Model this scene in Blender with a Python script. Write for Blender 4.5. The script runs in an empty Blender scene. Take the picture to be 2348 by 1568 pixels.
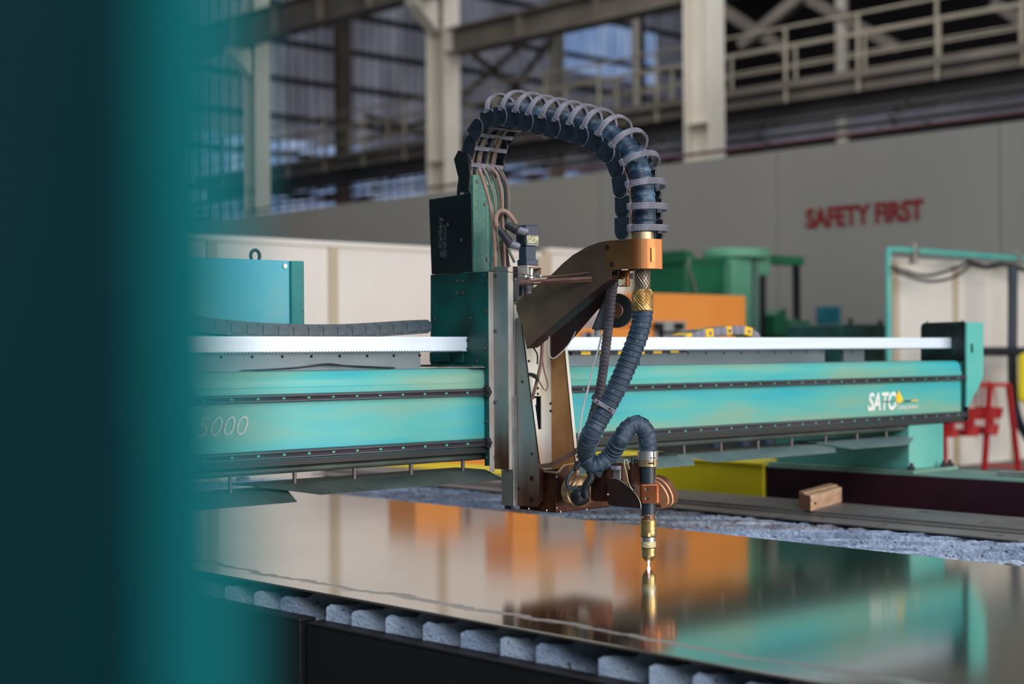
import bpy, bmesh, math, random
import numpy as np
from mathutils import Vector, Matrix
random.seed(7)
SC = bpy.context.scene
COL = SC.collection

# ---------------------------------------------------------------- camera geometry (photo taken as 2348 x 1568)
F = 3616.0; CX, CY = 1174.0, 784.0
_X = np.array([3875., 3., F]); _X /= np.linalg.norm(_X)
_Y = np.array([-3374., -51., F]); _Y -= _X * _Y.dot(_X); _Y /= np.linalg.norm(_Y)
_Z = np.cross(_X, _Y); _Z = _Z if _Z[1] > 0 else -_Z
M = np.array([_X, _Y, _Z]); CAM = np.array([0., 0., 1.55])
def ray(px, py): return M @ np.array([px - CX, -(py - CY), F])
def P(px, py, ax, val):
    d = ray(px, py); i = 'XYZ'.index(ax); t = (val - CAM[i]) / d[i]
    return Vector(CAM + t * d)
def PD(px, py, dep): return Vector(CAM + ray(px, py) * dep / F)
RIGHT = Vector(M[:, 0]); UP = Vector(M[:, 1]); FWD = Vector(M[:, 2])

cam = bpy.data.cameras.new('camera'); co = bpy.data.objects.new('camera', cam); COL.objects.link(co)
cam.sensor_width = 36.0; cam.lens = F / 2348 * 36; cam.clip_start = .05; cam.clip_end = 200
mw = Matrix.Identity(4)
for i in range(3):
    mw[i][0] = RIGHT[i]; mw[i][1] = UP[i]; mw[i][2] = -FWD[i]; mw[i][3] = CAM[i]
co.matrix_world = mw
cam.dof.use_dof = True; cam.dof.focus_distance = 5.08; cam.dof.aperture_fstop = 1.75; cam.dof.aperture_blades = 0
SC.camera = co

# ---------------------------------------------------------------- light
SC.view_settings.view_transform = 'Standard'; SC.view_settings.look = 'None'
SC.view_settings.exposure = 0.0; SC.view_settings.gamma = 1.0; SC.view_settings.use_curve_mapping = False
w = bpy.data.worlds.new('sky'); SC.world = w; w.use_nodes = True
w.node_tree.nodes['Background'].inputs[0].default_value = (.70, .83, 1.0, 1)
w.node_tree.nodes['Background'].inputs[1].default_value = 0.75
def area(name, loc, target, sx, sy, energy, color):
    l = bpy.data.lights.new(name, 'AREA'); l.shape = 'RECTANGLE'; l.size = sx; l.size_y = sy
    l.energy = energy; l.color = color
    o = bpy.data.objects.new(name, l); COL.objects.link(o); o.location = loc
    o.rotation_euler = (Vector(target) - Vector(loc)).to_track_quat('-Z', 'Y').to_euler()
    return o
# the open hall doors on the camera's right-hand side, and area lights overhead
area('door_daylight', (8.0, -7.5, 3.4), (7.0, 6, 1.4), 12, 5.5, 1150, (1.0, .95, .88))
area('side_door_daylight', (-3.0, -6.0, 7.6), (3, 4, .9), 4.5, 4.5, 1050, (.75, .86, 1.0))
area('overhead_light', (3, 4, 10.8), (4, 6, 0), 5, 10, 420, (.74, .85, 1.0))
area('overhead_light', (7, 15, 11.0), (12, 14, 1.5), 5, 9, 420, (1.0, .93, .84))  # warm fill lamp, added to brighten the grey partition wall
area('overhead_light', (19, 17, 10.9), (21, 20, 4), 8, 14, 900, (.9, .93, 1.0))

# ---------------------------------------------------------------- materials
def S(r, g, b):
    f = lambda c: (c / 255) / 12.92 if c / 255 <= .04045 else ((c / 255 + .055) / 1.055) ** 2.4
    return (f(r), f(g), f(b), 1)
MATS = {}
def mat(name, c1, c2=None, rough=.5, metal=0.0, scale=6, stretch=(1, 1, 1), contrast=(.35, .65), bump=0.0, bscale=None,
        c3=None, spot=None, spot_scale=60, spot_lo=.62, rough2=None, trans=0.0, emit=None, es=0, detail=6, coat=0, world=False, zgrad=None):
    if name in MATS: return MATS[name]
    m = bpy.data.materials.new(name); m.use_nodes = True; nt = m.node_tree; N = nt.nodes; L = nt.links
    b = N['Principled BSDF']; b.inputs['Roughness'].default_value = rough; b.inputs['Metallic'].default_value = metal
    b.inputs['Base Color'].default_value = c1
    if coat: b.inputs['Coat Weight'].default_value = coat
    if trans: b.inputs['Transmission Weight'].default_value = trans
    if emit: b.inputs['Emission Color'].default_value = emit; b.inputs['Emission Strength'].default_value = es
    tc = N.new('ShaderNodeTexCoord'); mp = N.new('ShaderNodeMapping'); mp.inputs['Scale'].default_value = stretch
    if world:
        g = N.new('ShaderNodeNewGeometry'); L.new(g.outputs['Position'], mp.inputs['Vector'])
    else: L.new(tc.outputs['Object'], mp.inputs['Vector'])
    def noise(sc, det=detail):
        n = N.new('ShaderNodeTexNoise'); n.inputs['Scale'].default_value = sc; n.inputs['Detail'].default_value = det
        L.new(mp.outputs[0], n.inputs['Vector']); return n
    col = None
    if c2:
        n = noise(scale); r = N.new('ShaderNodeValToRGB')
        r.color_ramp.elements[0].position = contrast[0]; r.color_ramp.elements[1].position = contrast[1]
        r.color_ramp.elements[0].color = c1; r.color_ramp.elements[1].color = c2
        if c3:
            e = r.color_ramp.elements.new((contrast[0] + contrast[1]) / 2); e.color = c3
        L.new(n.outputs['Fac'], r.inputs['Fac']); col = r.outputs['Color']
        if rough2 is not None:
            mr = N.new('ShaderNodeMapRange'); mr.inputs['From Min'].default_value = contrast[0]; mr.inputs['From Max'].default_value = contrast[1]
            mr.inputs['To Min'].default_value = rough; mr.inputs['To Max'].default_value = rough2
            L.new(n.outputs['Fac'], mr.inputs['Value']); L.new(mr.outputs[0], b.inputs['Roughness'])
    if spot:
        n2 = noise(spot_scale, 3); r2 = N.new('ShaderNodeValToRGB')
        r2.color_ramp.elements[0].position = spot_lo; r2.color_ramp.elements[1].position = spot_lo + .05
        r2.color_ramp.elements[0].color = (0, 0, 0, 1); r2.color_ramp.elements[1].color = (1, 1, 1, 1)
        L.new(n2.outputs['Fac'], r2.inputs['Fac'])
        mx = N.new('ShaderNodeMix'); mx.data_type = 'RGBA'
        L.new(r2.outputs['Color'], mx.inputs['Factor'])
        if col: L.new(col, mx.inputs[6])
        else: mx.inputs[6].default_value = c1
        mx.inputs[7].default_value = spot; col = mx.outputs[2]
    if zgrad:
        z0, z1, zc = zgrad; sx = N.new('ShaderNodeSeparateXYZ'); L.new(tc.outputs['Object'], sx.inputs[0])
        n4 = noise(9, 5); ad = N.new('ShaderNodeMath'); ad.operation = 'MULTIPLY_ADD'; ad.inputs[1].default_value = .9 * abs(z0 - z1)
        L.new(n4.outputs['Fac'], ad.inputs[0]); L.new(sx.outputs['Z'], ad.inputs[2])
        m4 = N.new('ShaderNodeMapRange'); m4.inputs['From Min'].default_value = z0 + .45 * abs(z0 - z1); m4.inputs['From Max'].default_value = z1 + .45 * abs(z0 - z1)
        L.new(ad.outputs[0], m4.inputs['Value'])
        m5 = N.new('ShaderNodeMix'); m5.data_type = 'RGBA'; L.new(m4.outputs[0], m5.inputs['Factor'])
        if col: L.new(col, m5.inputs[6])
        else: m5.inputs[6].default_value = c1
        m5.inputs[7].default_value = zc; col = m5.outputs[2]
    if col: L.new(col, b.inputs['Base Color'])
    if bump:
        n3 = noise(bscale or scale * 4); bp = N.new('ShaderNodeBump'); bp.inputs['Strength'].default_value = bump
        bp.inputs['Distance'].default_value = .01
        L.new(n3.outputs['Fac'], bp.inputs['Height']); L.new(bp.outputs[0], b.inputs['Normal'])
    MATS[name] = m; return m

teal = mat('teal_paint', S(50, 166, 174), S(126, 166, 142), .38, 0, 3.0, (.35, 1, 2.6), (.34, .62), c3=S(84, 172, 162), spot=S(60, 84, 74), spot_scale=40, spot_lo=.73, bump=.02)
tealflat = mat('teal_paint_plain', S(70, 172, 165), S(110, 185, 165), .45, 0, 3, bump=.02, spot=S(50, 90, 80), spot_scale=45, spot_lo=.72)
tealcab = mat('teal_cabinet_paint', S(60, 165, 185), S(125, 180, 175), .4, 0, 2.5, c3=S(80, 172, 185))
darkteal = mat('dark_teal_paint', S(8, 62, 58), S(20, 88, 78), .42, 0, 9, c3=S(10, 70, 66), spot=S(25, 25, 22), spot_scale=30, spot_lo=.64)
speck = mat('speckled_teal', S(44, 108, 96), S(100, 142, 118), .5, 0, 8, (1.5, 1.5, .4), spot=S(36, 62, 52), spot_scale=420, spot_lo=.55)
black = mat('black_plastic', S(22, 25, 28), S(34, 38, 42), .45, 0, 12)
blackbox = mat('black_casing', S(14, 20, 22), S(22, 34, 34), .4, .1, 8)
chainm = mat('chain_plastic', S(26, 31, 38), S(40, 48, 58), .38, 0, 10, spot=S(60, 64, 74), spot_scale=30, spot_lo=.66)
chaingrey = mat('grey_plastic', S(104, 99, 108), S(140, 134, 144), .42, 0, 25, spot=S(90, 70, 62), spot_scale=20, spot_lo=.62)
hosem = mat('hose_rubber', S(32, 46, 60), S(58, 76, 94), .5, 0, 30, c3=S(38, 54, 70), bump=.05, spot=S(96, 112, 128), spot_scale=70, spot_lo=.66)
hoselight = mat('hose_ridge', S(104, 122, 140), S(74, 92, 110), .5, 0, 30)
hosetop = mat('hose_patina', S(34, 52, 70), S(80, 106, 128), .45, 0, 14, (1, 1, 1.5), (.45, .6), spot=S(30, 40, 54), spot_scale=26, spot_lo=.58)
brownhose = mat('brown_hose_rubber', S(56, 50, 54), S(82, 74, 80), .5, 0, 20)
copper = mat('heat_tinted_copper', S(132, 80, 48), S(190, 124, 76), .34, .75, 5, (1, 1, .4), c3=S(158, 98, 58), bump=.03, rough2=.42)
coppdark = mat('dark_bronze_sheet', S(94, 66, 52), S(132, 96, 70), .42, .5, 4, c3=S(110, 78, 60), bump=.02)
maroonm = mat('purple_brown_sheet', S(54, 30, 32), S(80, 48, 48), .4, .5, 5)
brownm = mat('scorched_brown_steel', S(62, 36, 28), S(116, 74, 46), .3, .7, 8, (1, 1, .5), c3=S(80, 46, 38), spot=S(170, 150, 140), spot_scale=90, spot_lo=.74)
brass = mat('brass', S(190, 154, 98), S(214, 184, 130), .3, .85, 10, (1, 1, 3))
bronze = mat('bronze_collar', S(178, 146, 104), S(206, 178, 136), .35, .8, 14)
steel = mat('bright_steel', S(176, 172, 166), S(205, 200, 192), .3, .8, 12)
knurl = mat('pale_knurled_brass', S(196, 180, 130), S(222, 208, 160), .5, .4, 60, bump=.4, bscale=160, spot=S(60, 50, 34), spot_scale=160, spot_lo=.66)
rustwhite = mat('rust_stained_white', S(212, 208, 198), S(176, 116, 60), .4, .1, 7, (1.2, 1.2, .3), (.44, .68), c3=S(204, 194, 174), bump=.01, zgrad=(.16, -.05, S(160, 100, 52)))
rustgrey = mat('stained_grey_steel', S(140, 148, 146), S(132, 98, 76), .4, .25, 6, (2, 2, .22), (.42, .66), c3=S(150, 150, 142), zgrad=(.24, .04, S(84, 54, 38)))
rustedge = mat('rusty_edge_strip', S(208, 198, 186), S(158, 104, 74), .4, .15, 9, (1, 1, .3), (.42, .66))
alu = mat('brushed_aluminium', S(226, 232, 242), S(240, 244, 250), .36, .15, 4, (.2, 1, 12))
rackm = mat('grey_steel_strip', S(88, 98, 104), S(124, 134, 140), .4, .5, 5, (.3, 1, 1))
railm = mat('dark_rail', S(58, 54, 60), S(84, 78, 84), .4, .4, 6, (.2, 1, 1))
greencap = mat('green_cap', S(40, 150, 100), S(90, 180, 140), .5)
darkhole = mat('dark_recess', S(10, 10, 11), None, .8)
dgreen = mat('machine_green', S(14, 92, 58), S(24, 110, 72), .5, 0, 3)
lgreen = mat('light_machine_green', S(112, 176, 140), S(98, 162, 128), .5, 0, 3)
orangem = mat('orange_paint', S(232, 138, 52), S(238, 148, 66), .45, 0, 2)
greypanel = mat('grey_panel', S(140, 138, 138), S(160, 158, 156), .5, 0, 3)
cream = mat('cream_panel', S(226, 216, 204), S(234, 225, 214), .55, 0, 1.2)
creampost = mat('tan_post', S(186, 166, 138), S(200, 182, 156), .55, 0, 2)
greywall = mat('grey_wall_paint', S(140, 137, 130), S(154, 150, 142), .7, 0, .5, (1, .6, .2))
redletter = mat('red_lettering', S(128, 20, 20), None, .6)
creamsteel = mat('cream_steel_paint', S(212, 204, 188), S(192, 182, 166), .55, 0, 1.5, (1, 1, .3))
greysteel = mat('brown_grey_steel', S(112, 102, 90), S(90, 82, 74), .6, 0, 1.2)
darksteel = mat('sooty_steel', S(34, 32, 32), S(48, 44, 42), .6, 0, 1)
redpipe = mat('dark_red_pipe', S(80, 30, 30), None, .6)
tealwalk = mat('teal_toe_board', S(30, 82, 84), None, .6)
yellowm = mat('yellow_paint', S(252, 226, 30), S(240, 212, 30), .45, 0, 3)
maroonbeam = mat('maroon_paint', S(48, 8, 24), S(40, 8, 20), .5, 0, 4)
padgreen = mat('pale_green_plate', S(104, 138, 122), S(124, 152, 136), .5, 0, 6)
tablem = mat('black_table_wall', S(17, 14, 16), S(26, 20, 22), .6, .1, 3, spot=S(52, 48, 50), spot_scale=14, spot_lo=.74)
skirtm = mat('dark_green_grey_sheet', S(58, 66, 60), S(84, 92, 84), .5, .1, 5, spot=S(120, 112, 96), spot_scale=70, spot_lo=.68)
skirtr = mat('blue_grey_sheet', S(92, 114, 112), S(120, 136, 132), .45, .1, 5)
slagm = mat('slag_coated_steel', S(128, 138, 158), S(184, 192, 206), .85, 0, 9, (1, 1, 1), (.32, .6), c3=S(158, 168, 186), bump=.9, bscale=110, spot=S(92, 88, 94), spot_scale=45, spot_lo=.66, world=True)
slagbrown = mat('slag_rust_coated_steel', S(104, 102, 112), S(156, 156, 164), .85, 0, 7, (1, 1, 1), (.32, .6), c3=S(130, 128, 138), bump=.9, bscale=110, spot=S(110, 84, 76), spot_scale=30, spot_lo=.6, world=True)
slagdark = mat('slag_grey_steel', S(112, 124, 146), S(160, 172, 192), .85, 0, 9, (1, 1, 1), (.32, .6), c3=S(136, 148, 168), bump=.9, bscale=110, spot=S(70, 68, 78), spot_scale=40, spot_lo=.62, world=True)
stripm = mat('mill_scale_steel', S(112, 106, 102), S(136, 128, 122), .5, .3, 3, spot=S(60, 56, 54), spot_scale=5, spot_lo=.64)
woodm = mat('rough_wood', S(176, 134, 104), S(206, 168, 136), .8, 0, 8, (1, 1, 5), spot=S(110, 76, 56), spot_scale=20, spot_lo=.66, bump=.3)
woodend = mat('wood_end_grain', S(120, 74, 52), S(166, 116, 84), .85, 0, 14, (6, 6, 1), bump=.3)
concrete = mat('concrete_floor', S(92, 88, 84), S(116, 112, 106), .6, 0, 1.2, bump=.05)
ceilm = mat('dark_roof_sheet', S(24, 24, 26), S(34, 33, 34), .7, 0, 1)
farwall = mat('dark_cladding', S(26, 22, 22), S(36, 30, 30), .8, 0, .5)
redstand = mat('red_paint', S(160, 24, 28), S(178, 34, 36), .45, 0, 4)
whiteletter = mat('white_lettering', S(230, 226, 214), None, .5)
goldletter = mat('gold_lettering', S(220, 190, 120), None, .35, .3)
greyletter = mat('silver_grey_lettering', S(190, 196, 182), S(140, 156, 148), .4, .1, 160, (1, 1, 1), (.4, .7))
dimletter = mat('dim_grey_lettering', S(78, 86, 84), None, .5)
logoyellow = mat('logo_yellow', S(246, 206, 30), None, .5)
logogold = mat('logo_gold', S(240, 186, 40), None, .5)
cablepink = mat('pinkish_cable', S(166, 128, 112), S(140, 106, 92), .5, 0, 20)
cablegrey = mat('olive_grey_cable', S(132, 126, 106), S(104, 98, 84), .5, 0, 20)
cabledark = mat('dark_cable', S(52, 50, 52), S(40, 38, 40), .5, 0, 20)
brownpipe = mat('brown_tubing', S(110, 74, 66), S(136, 98, 86), .4, 0, 20)
clearTube = mat('milky_tube', S(206, 206, 196), None, .35)
postm = mat('dark_teal_post', S(2, 94, 98), S(4, 102, 106), .9, 0, 5)
postm.node_tree.nodes['Principled BSDF'].inputs['Specular IOR Level'].default_value = .08
postlit = mat('teal_post_edge', S(46, 140, 148), S(56, 152, 158), .5, 0, 5)
silverlabel = mat('worn_label', S(206, 198, 160), S(150, 140, 100), .5, 0, 90, (1, 1, 1), (.45, .55))
motorblue = mat('motor_casing', S(44, 54, 68), S(60, 72, 90), .4, .1, 12)
signm = mat('teal_notice', S(14, 110, 124), S(10, 92, 106), .6, 0, 40, (1, 1, 1), (.45, .55))
skymat = mat('clear_plastic_sheet', S(200, 215, 235), None, .4)

def translucent(name, c1, c2, tw, scale=.8):
    m = bpy.data.materials.new(name); m.use_nodes = True; N = m.node_tree.nodes; L = m.node_tree.links
    out = N['Material Output']; b = N['Principled BSDF']; b.inputs['Roughness'].default_value = .7
    tc = N.new('ShaderNodeNewGeometry'); mp = N.new('ShaderNodeMapping'); mp.inputs['Scale'].default_value = (1.6, 1, .35)
    n = N.new('ShaderNodeTexNoise'); n.inputs['Scale'].default_value = scale; n.inputs['Detail'].default_value = 5
    r = N.new('ShaderNodeValToRGB'); r.color_ramp.elements[0].position = .38; r.color_ramp.elements[1].position = .62
    r.color_ramp.elements[0].color = c1; r.color_ramp.elements[1].color = c2
    L.new(tc.outputs['Position'], mp.inputs[0]); L.new(mp.outputs[0], n.inputs['Vector']); L.new(n.outputs['Fac'], r.inputs[0])
    t = N.new('ShaderNodeBsdfTranslucent'); L.new(r.outputs[0], t.inputs[0]); L.new(r.outputs[0], b.inputs['Base Color'])
    mx = N.new('ShaderNodeMixShader'); mx.inputs[0].default_value = tw
    L.new(b.outputs[0], mx.inputs[1]); L.new(t.outputs[0], mx.inputs[2]); L.new(mx.outputs[0], out.inputs[0])
    return m
cladm = translucent('weathered_translucent_cladding', S(182, 178, 184), S(212, 208, 212), .6)
cladbright = translucent('bright_translucent_cladding', S(205, 218, 240), S(235, 240, 250), .9, 1.5)

def steel_plate():
    m = bpy.data.materials.new('polished_steel_plate'); m.use_nodes = True; N = m.node_tree.nodes; L = m.node_tree.links
    b = N['Principled BSDF']; b.inputs['Metallic'].default_value = 1.0
    tc = N.new('ShaderNodeNewGeometry'); mp = N.new('ShaderNodeMapping'); mp.inputs['Scale'].default_value = (.5, 1.2, 1)
    n = N.new('ShaderNodeTexNoise'); n.inputs['Scale'].default_value = 1.6; n.inputs['Detail'].default_value = 8
    L.new(tc.outputs['Position'], mp.inputs[0]); L.new(mp.outputs[0], n.inputs['Vector'])
    r = N.new('ShaderNodeValToRGB'); r.color_ramp.elements[0].position = .35; r.color_ramp.elements[1].position = .7
    r.color_ramp.elements[0].color = S(176, 170, 162); r.color_ramp.elements[1].color = S(198, 192, 184)
    L.new(n.outputs['Fac'], r.inputs[0])
    # dusty scuffed strip near the front edge: noise-edged band in world X
    sp = N.new('ShaderNodeSeparateXYZ'); L.new(tc.outputs['Position'], sp.inputs[0])
    n2 = N.new('ShaderNodeTexNoise'); n2.inputs['Scale'].default_value = 3; n2.inputs['Detail'].default_value = 14; n2.inputs['Roughness'].default_value = .62
    L.new(tc.outputs['Position'], n2.inputs['Vector'])
    ad = N.new('ShaderNodeMath'); ad.operation = 'MULTIPLY_ADD'; ad.inputs[1].default_value = .22; L.new(n2.outputs['Fac'], ad.inputs[0]); L.new(sp.outputs['X'], ad.inputs[2])
    mr = N.new('ShaderNodeValToRGB'); e = mr.color_ramp.elements
    sub = N.new('ShaderNodeMath'); sub.operation = 'SUBTRACT'; sub.inputs[1].default_value = 2.2; L.new(ad.outputs[0], sub.inputs[0])
    L.new(sub.outputs[0], mr.inputs[0])
    e[0].position = .715; e[0].color = (0, 0, 0, 1); e[1].position = .735; e[1].color = (.45, .45, .45, 1)
    e2 = e.new(.752); e2.color = (.55, .55, .55, 1); e3 = e.new(.762); e3.color = (0, 0, 0, 1)
    mx = N.new('ShaderNodeMix'); mx.data_type = 'RGBA'; L.new(mr.outputs[0], mx.inputs['Factor']); L.new(r.outputs[0], mx.inputs[6]); mx.inputs[7].default_value = S(150, 146, 146)
    L.new(mx.outputs[2], b.inputs['Base Color'])
    iv = N.new('ShaderNodeMath'); iv.operation = 'SUBTRACT'; iv.inputs[0].default_value = 1.0; L.new(mr.outputs[0], iv.inputs[1]); L.new(iv.outputs[0], b.inputs['Metallic'])
    ra = N.new('ShaderNodeMath'); ra.operation = 'MULTIPLY_ADD'; ra.inputs[1].default_value = .42; ra.inputs[2].default_value = .105
    L.new(mr.outputs[0], ra.inputs[0]); L.new(ra.outputs[0], b.inputs['Roughness'])
    bp = N.new('ShaderNodeBump'); bp.inputs['Strength'].default_value = .03; bp.inputs['Distance'].default_value = .01
    n3 = N.new('ShaderNodeTexNoise'); n3.inputs['Scale'].default_value = 1.6; n3.inputs['Detail'].default_value = 1
    L.new(tc.outputs['Position'], n3.inputs['Vector']); L.new(n3.outputs['Fac'], bp.inputs['Height']); L.new(bp.outputs[0], b.inputs['Normal'])
    return m
platem = steel_plate()

# ---------------------------------------------------------------- mesh builder
class MB:
    def __init__(s): s.v = []; s.f = []
    def add(s, vs, fs):
        k = len(s.v); s.v += [Vector(a) for a in vs]; s.f += [tuple(i + k for i in f) for f in fs]; return s
    def box(s, x0, x1, y0, y1, z0, z1):
        return s.add([(x0, y0, z0), (x1, y0, z0), (x1, y1, z0), (x0, y1, z0), (x0, y0, z1), (x1, y0, z1), (x1, y1, z1), (x0, y1, z1)],
                     [(0, 3, 2, 1), (4, 5, 6, 7), (0, 1, 5, 4), (1, 2, 6, 5), (2, 3, 7, 6), (3, 0, 4, 7)])
    def prism(s, pts, ext):
        n = len(pts); e = Vector(ext); pts = [Vector(p) for p in pts]
        vs = pts + [p + e for p in pts]
        return s.add(vs, [tuple(range(n))[::-1], tuple(range(n, 2 * n))] + [(i, (i + 1) % n, (i + 1) % n + n, i + n) for i in range(n)])
    def bar(s, a, b, w, h, up=(0, 0, 1)):
        a = Vector(a); b = Vector(b); d = (b - a).normalized(); u = Vector(up)
        sd = d.cross(u); sd = sd.normalized() if sd.length > 1e-5 else d.cross(Vector((0, 1, 0))).normalized(); u = sd.cross(d).normalized()
        q = [a + sd * i * w / 2 + u * j * h / 2 for i, j in ((-1, -1), (1, -1), (1, 1), (-1, 1))]
        return s.prism(q, b - a)
    def cyl(s, a, b, r, r2=None, n=16):
        return s.lathe(a, (Vector(b) - Vector(a)), [(0, r), (1, r if r2 is None else r2)], n, True)
    def lathe(s, a, axis, prof, n=24, cap=True):
        a = Vector(a); ax = Vector(axis); L = ax.length; d = ax / L
        u = d.cross(Vector((0, 0, 1))); u = u.normalized() if u.length > 1e-4 else Vector((1, 0, 0)); v = d.cross(u)
        k = len(s.v); mlen = len(prof)
        for t, r in prof:
            for i in range(n):
                th = 2 * math.pi * i / n
                s.v.append(a + ax * t + (u * math.cos(th) + v * math.sin(th)) * r)
        for j in range(mlen - 1):
            for i in range(n):
                i2 = (i + 1) % n
                s.f.append((k + j * n + i, k + j * n + i2, k + (j + 1) * n + i2, k + (j + 1) * n + i))
        if cap:
            s.f.append(tuple(k + i for i in range(n))[::-1]); s.f.append(tuple(k + (mlen - 1) * n + i for i in range(n)))
        return s
    def tube(s, path, r, n=10, cap=True, rf=None):
        path = [Vector(p) for p in path]; k = len(s.v); m = len(path)
        t = [(path[min(i + 1, m - 1)] - path[max(i - 1, 0)]).normalized() for i in range(m)]
        u = t[0].cross(Vector((.13, .2, 1))).normalized()
        for i in range(m):
            u = (u - t[i] * u.dot(t[i])).normalized(); v = t[i].cross(u)
            rr = rf(i) if rf else r
            for j in range(n):
                th = 2 * math.pi * j / n; s.v.append(path[i] + (u * math.cos(th) + v * math.sin(th)) * rr)
        for i in range(m - 1):
            for j in range(n):
                j2 = (j + 1) % n; s.f.append((k + i * n + j, k + i * n + j2, k + (i + 1) * n + j2, k + (i + 1) * n + j))
        if cap:
            s.f.append(tuple(k + j for j in range(n))[::-1]); s.f.append(tuple(k + (m - 1) * n + j for j in range(n)))
        return s
ORG = {}
def obj(name, mb, m, parent=None, bevel=0, smooth=None, label=None, sub=0):
    """link one mesh object; vertices are given in world space"""
    vs = np.array([tuple(v) for v in mb.v])
    lo = vs.min(0); hi = vs.max(0); o0 = Vector(((lo[0] + hi[0]) / 2, (lo[1] + hi[1]) / 2, lo[2]))
    me = bpy.data.meshes.new(name); me.from_pydata([tuple(Vector(v) - o0) for v in mb.v], [], mb.f); me.update()
    bm = bmesh.new(); bm.from_mesh(me); bmesh.ops.recalc_face_normals(bm, faces=bm.faces); bm.to_mesh(me); bm.free()
    me.materials.append(m)
    o = bpy.data.objects.new(name, me); COL.objects.link(o)
    if parent: o.parent = parent; o.location = o0 - ORG[parent.name]
    else: o.location = o0
    ORG[o.name] = o0
    if smooth:
        for p in me.polygons: p.use_smooth = True
        if smooth != 'all':
            try: me.set_sharp_from_angle(angle=math.radians(38))
            except Exception: pass
    if bevel:
        b = o.modifiers.new('bevel', 'BEVEL'); b.width = bevel; b.segments = 2; b.limit_method = 'ANGLE'; b.angle_limit = math.radians(40)
    if label: o['label'] = label
    return o
def tag(o, label, cat, group=None):
    o['label'] = label; o['category'] = cat
    if group: o['group'] = group
    return o
def struct(o): o['kind'] = 'structure'; return o
def thing(name, loc, label, cat, group=None):
    o = bpy.data.objects.new(name, None); COL.objects.link(o); o.location = loc; o.empty_display_size = .05
    ORG[o.name] = Vector(loc); return tag(o, label, cat, group)
def inst(name, src, mtx, parent):
    """another object sharing src's mesh, placed with a world matrix"""
    o = bpy.data.objects.new(name, src.data); COL.objects.link(o); o.parent = parent
    o.matrix_local = Matrix.Translation(-ORG[parent.name]) @ mtx
    ORG[o.name] = mtx.translation.copy(); return o
def spline(pts, step=.01):
    pts = [Vector(p) for p in pts]; out = []
    n = len(pts)
    for i in range(n - 1):
        p0 = pts[max(i - 1, 0)]; p1 = pts[i]; p2 = pts[i + 1]; p3 = pts[min(i + 2, n - 1)]
        k = 24
        for j in range(k):
            t = j / k
            out.append(.5 * ((2 * p1) + (p2 - p0) * t + (2 * p0 - 5 * p1 + 4 * p2 - p3) * t * t + (3 * p1 - p0 - 3 * p2 + p3) * t ** 3))
    out.append(pts[-1])
    L = [0]
    for a, b in zip(out, out[1:]): L.append(L[-1] + (b - a).length)
    m = max(2, int(round(L[-1] / step))); res = []; k = 0
    for i in range(m + 1):
        s_ = L[-1] * i / m
        while k < len(L) - 2 and L[k + 1] < s_: k += 1
        t = (s_ - L[k]) / max(1e-9, L[k + 1] - L[k]); res.append(out[k].lerp(out[k + 1], min(1, t)))
    return res
def text(name, body, m, parent, org, xdir, updir, size, width=None, shear=0, depth=.001, bold=0, label=None, spacing=1):
    """flat lettering as a mesh: org = left end of the baseline, xdir = reading direction"""
    c = bpy.data.curves.new(name, 'FONT'); c.body = body; c.size = size; c.shear = shear; c.offset = bold; c.extrude = depth
    c.space_character = spacing
    t = bpy.data.objects.new(name, c); COL.objects.link(t)
    dg = bpy.context.evaluated_depsgraph_get(); me = bpy.data.meshes.new_from_object(t.evaluated_get(dg))
    bpy.data.objects.remove(t); me.materials.clear(); me.materials.append(m)
    if width:
        xs = [v.co.x for v in me.vertices]; k = width / (max(xs) - min(xs)); x0 = min(xs)
        for v in me.vertices: v.co.x = (v.co.x - x0) * k
    xd = Vector(xdir).normalized(); ud = Vector(updir).normalized(); zd = xd.cross(ud)
    ud = zd.cross(xd)
    mt = Matrix.Identity(4)
    for i in range(3): mt[i][0] = xd[i]; mt[i][1] = ud[i]; mt[i][2] = zd[i]; mt[i][3] = org[i]
    o = bpy.data.objects.new(name, me); COL.objects.link(o)
    if parent: o.parent = parent; mt = Matrix.Translation(-ORG[parent.name]) @ mt
    o.matrix_local = mt
    ORG[o.name] = Vector(org)
    if label: o['label'] = label
    return o
def bolt_src(name, m, r=.006, h=.004):
    mb = MB().lathe((0, 0, 0), (0, 0, h), [(0, r), (.7, r), (1, r * .8)], 10)
    mb.lathe((0, 0, h * .8), (0, 0, h * .25), [(0, r * .4), (1, r * .4)], 6)
    me = bpy.data.meshes.new(name); me.from_pydata([tuple(v) for v in mb.v], [], mb.f); me.materials.append(m)
    class Q: pass
    q = Q(); q.data = me; return q
def face_mtx(p, n):
    q = Vector(n).to_track_quat('Z', 'Y').to_matrix().to_4x4(); q.translation = Vector(p); return q
BOLT = bolt_src('bolt', mat('bolt_steel', S(80, 70, 70), S(110, 100, 98), .35, .7, 60))
DOT = bolt_src('rail_cap', greencap, .0055, .0015)
HOLE = bolt_src('hole', darkhole, .005, .0006)
NX = Vector((-1, 0, 0)); NY = Vector((0, -1, 0))

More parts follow.
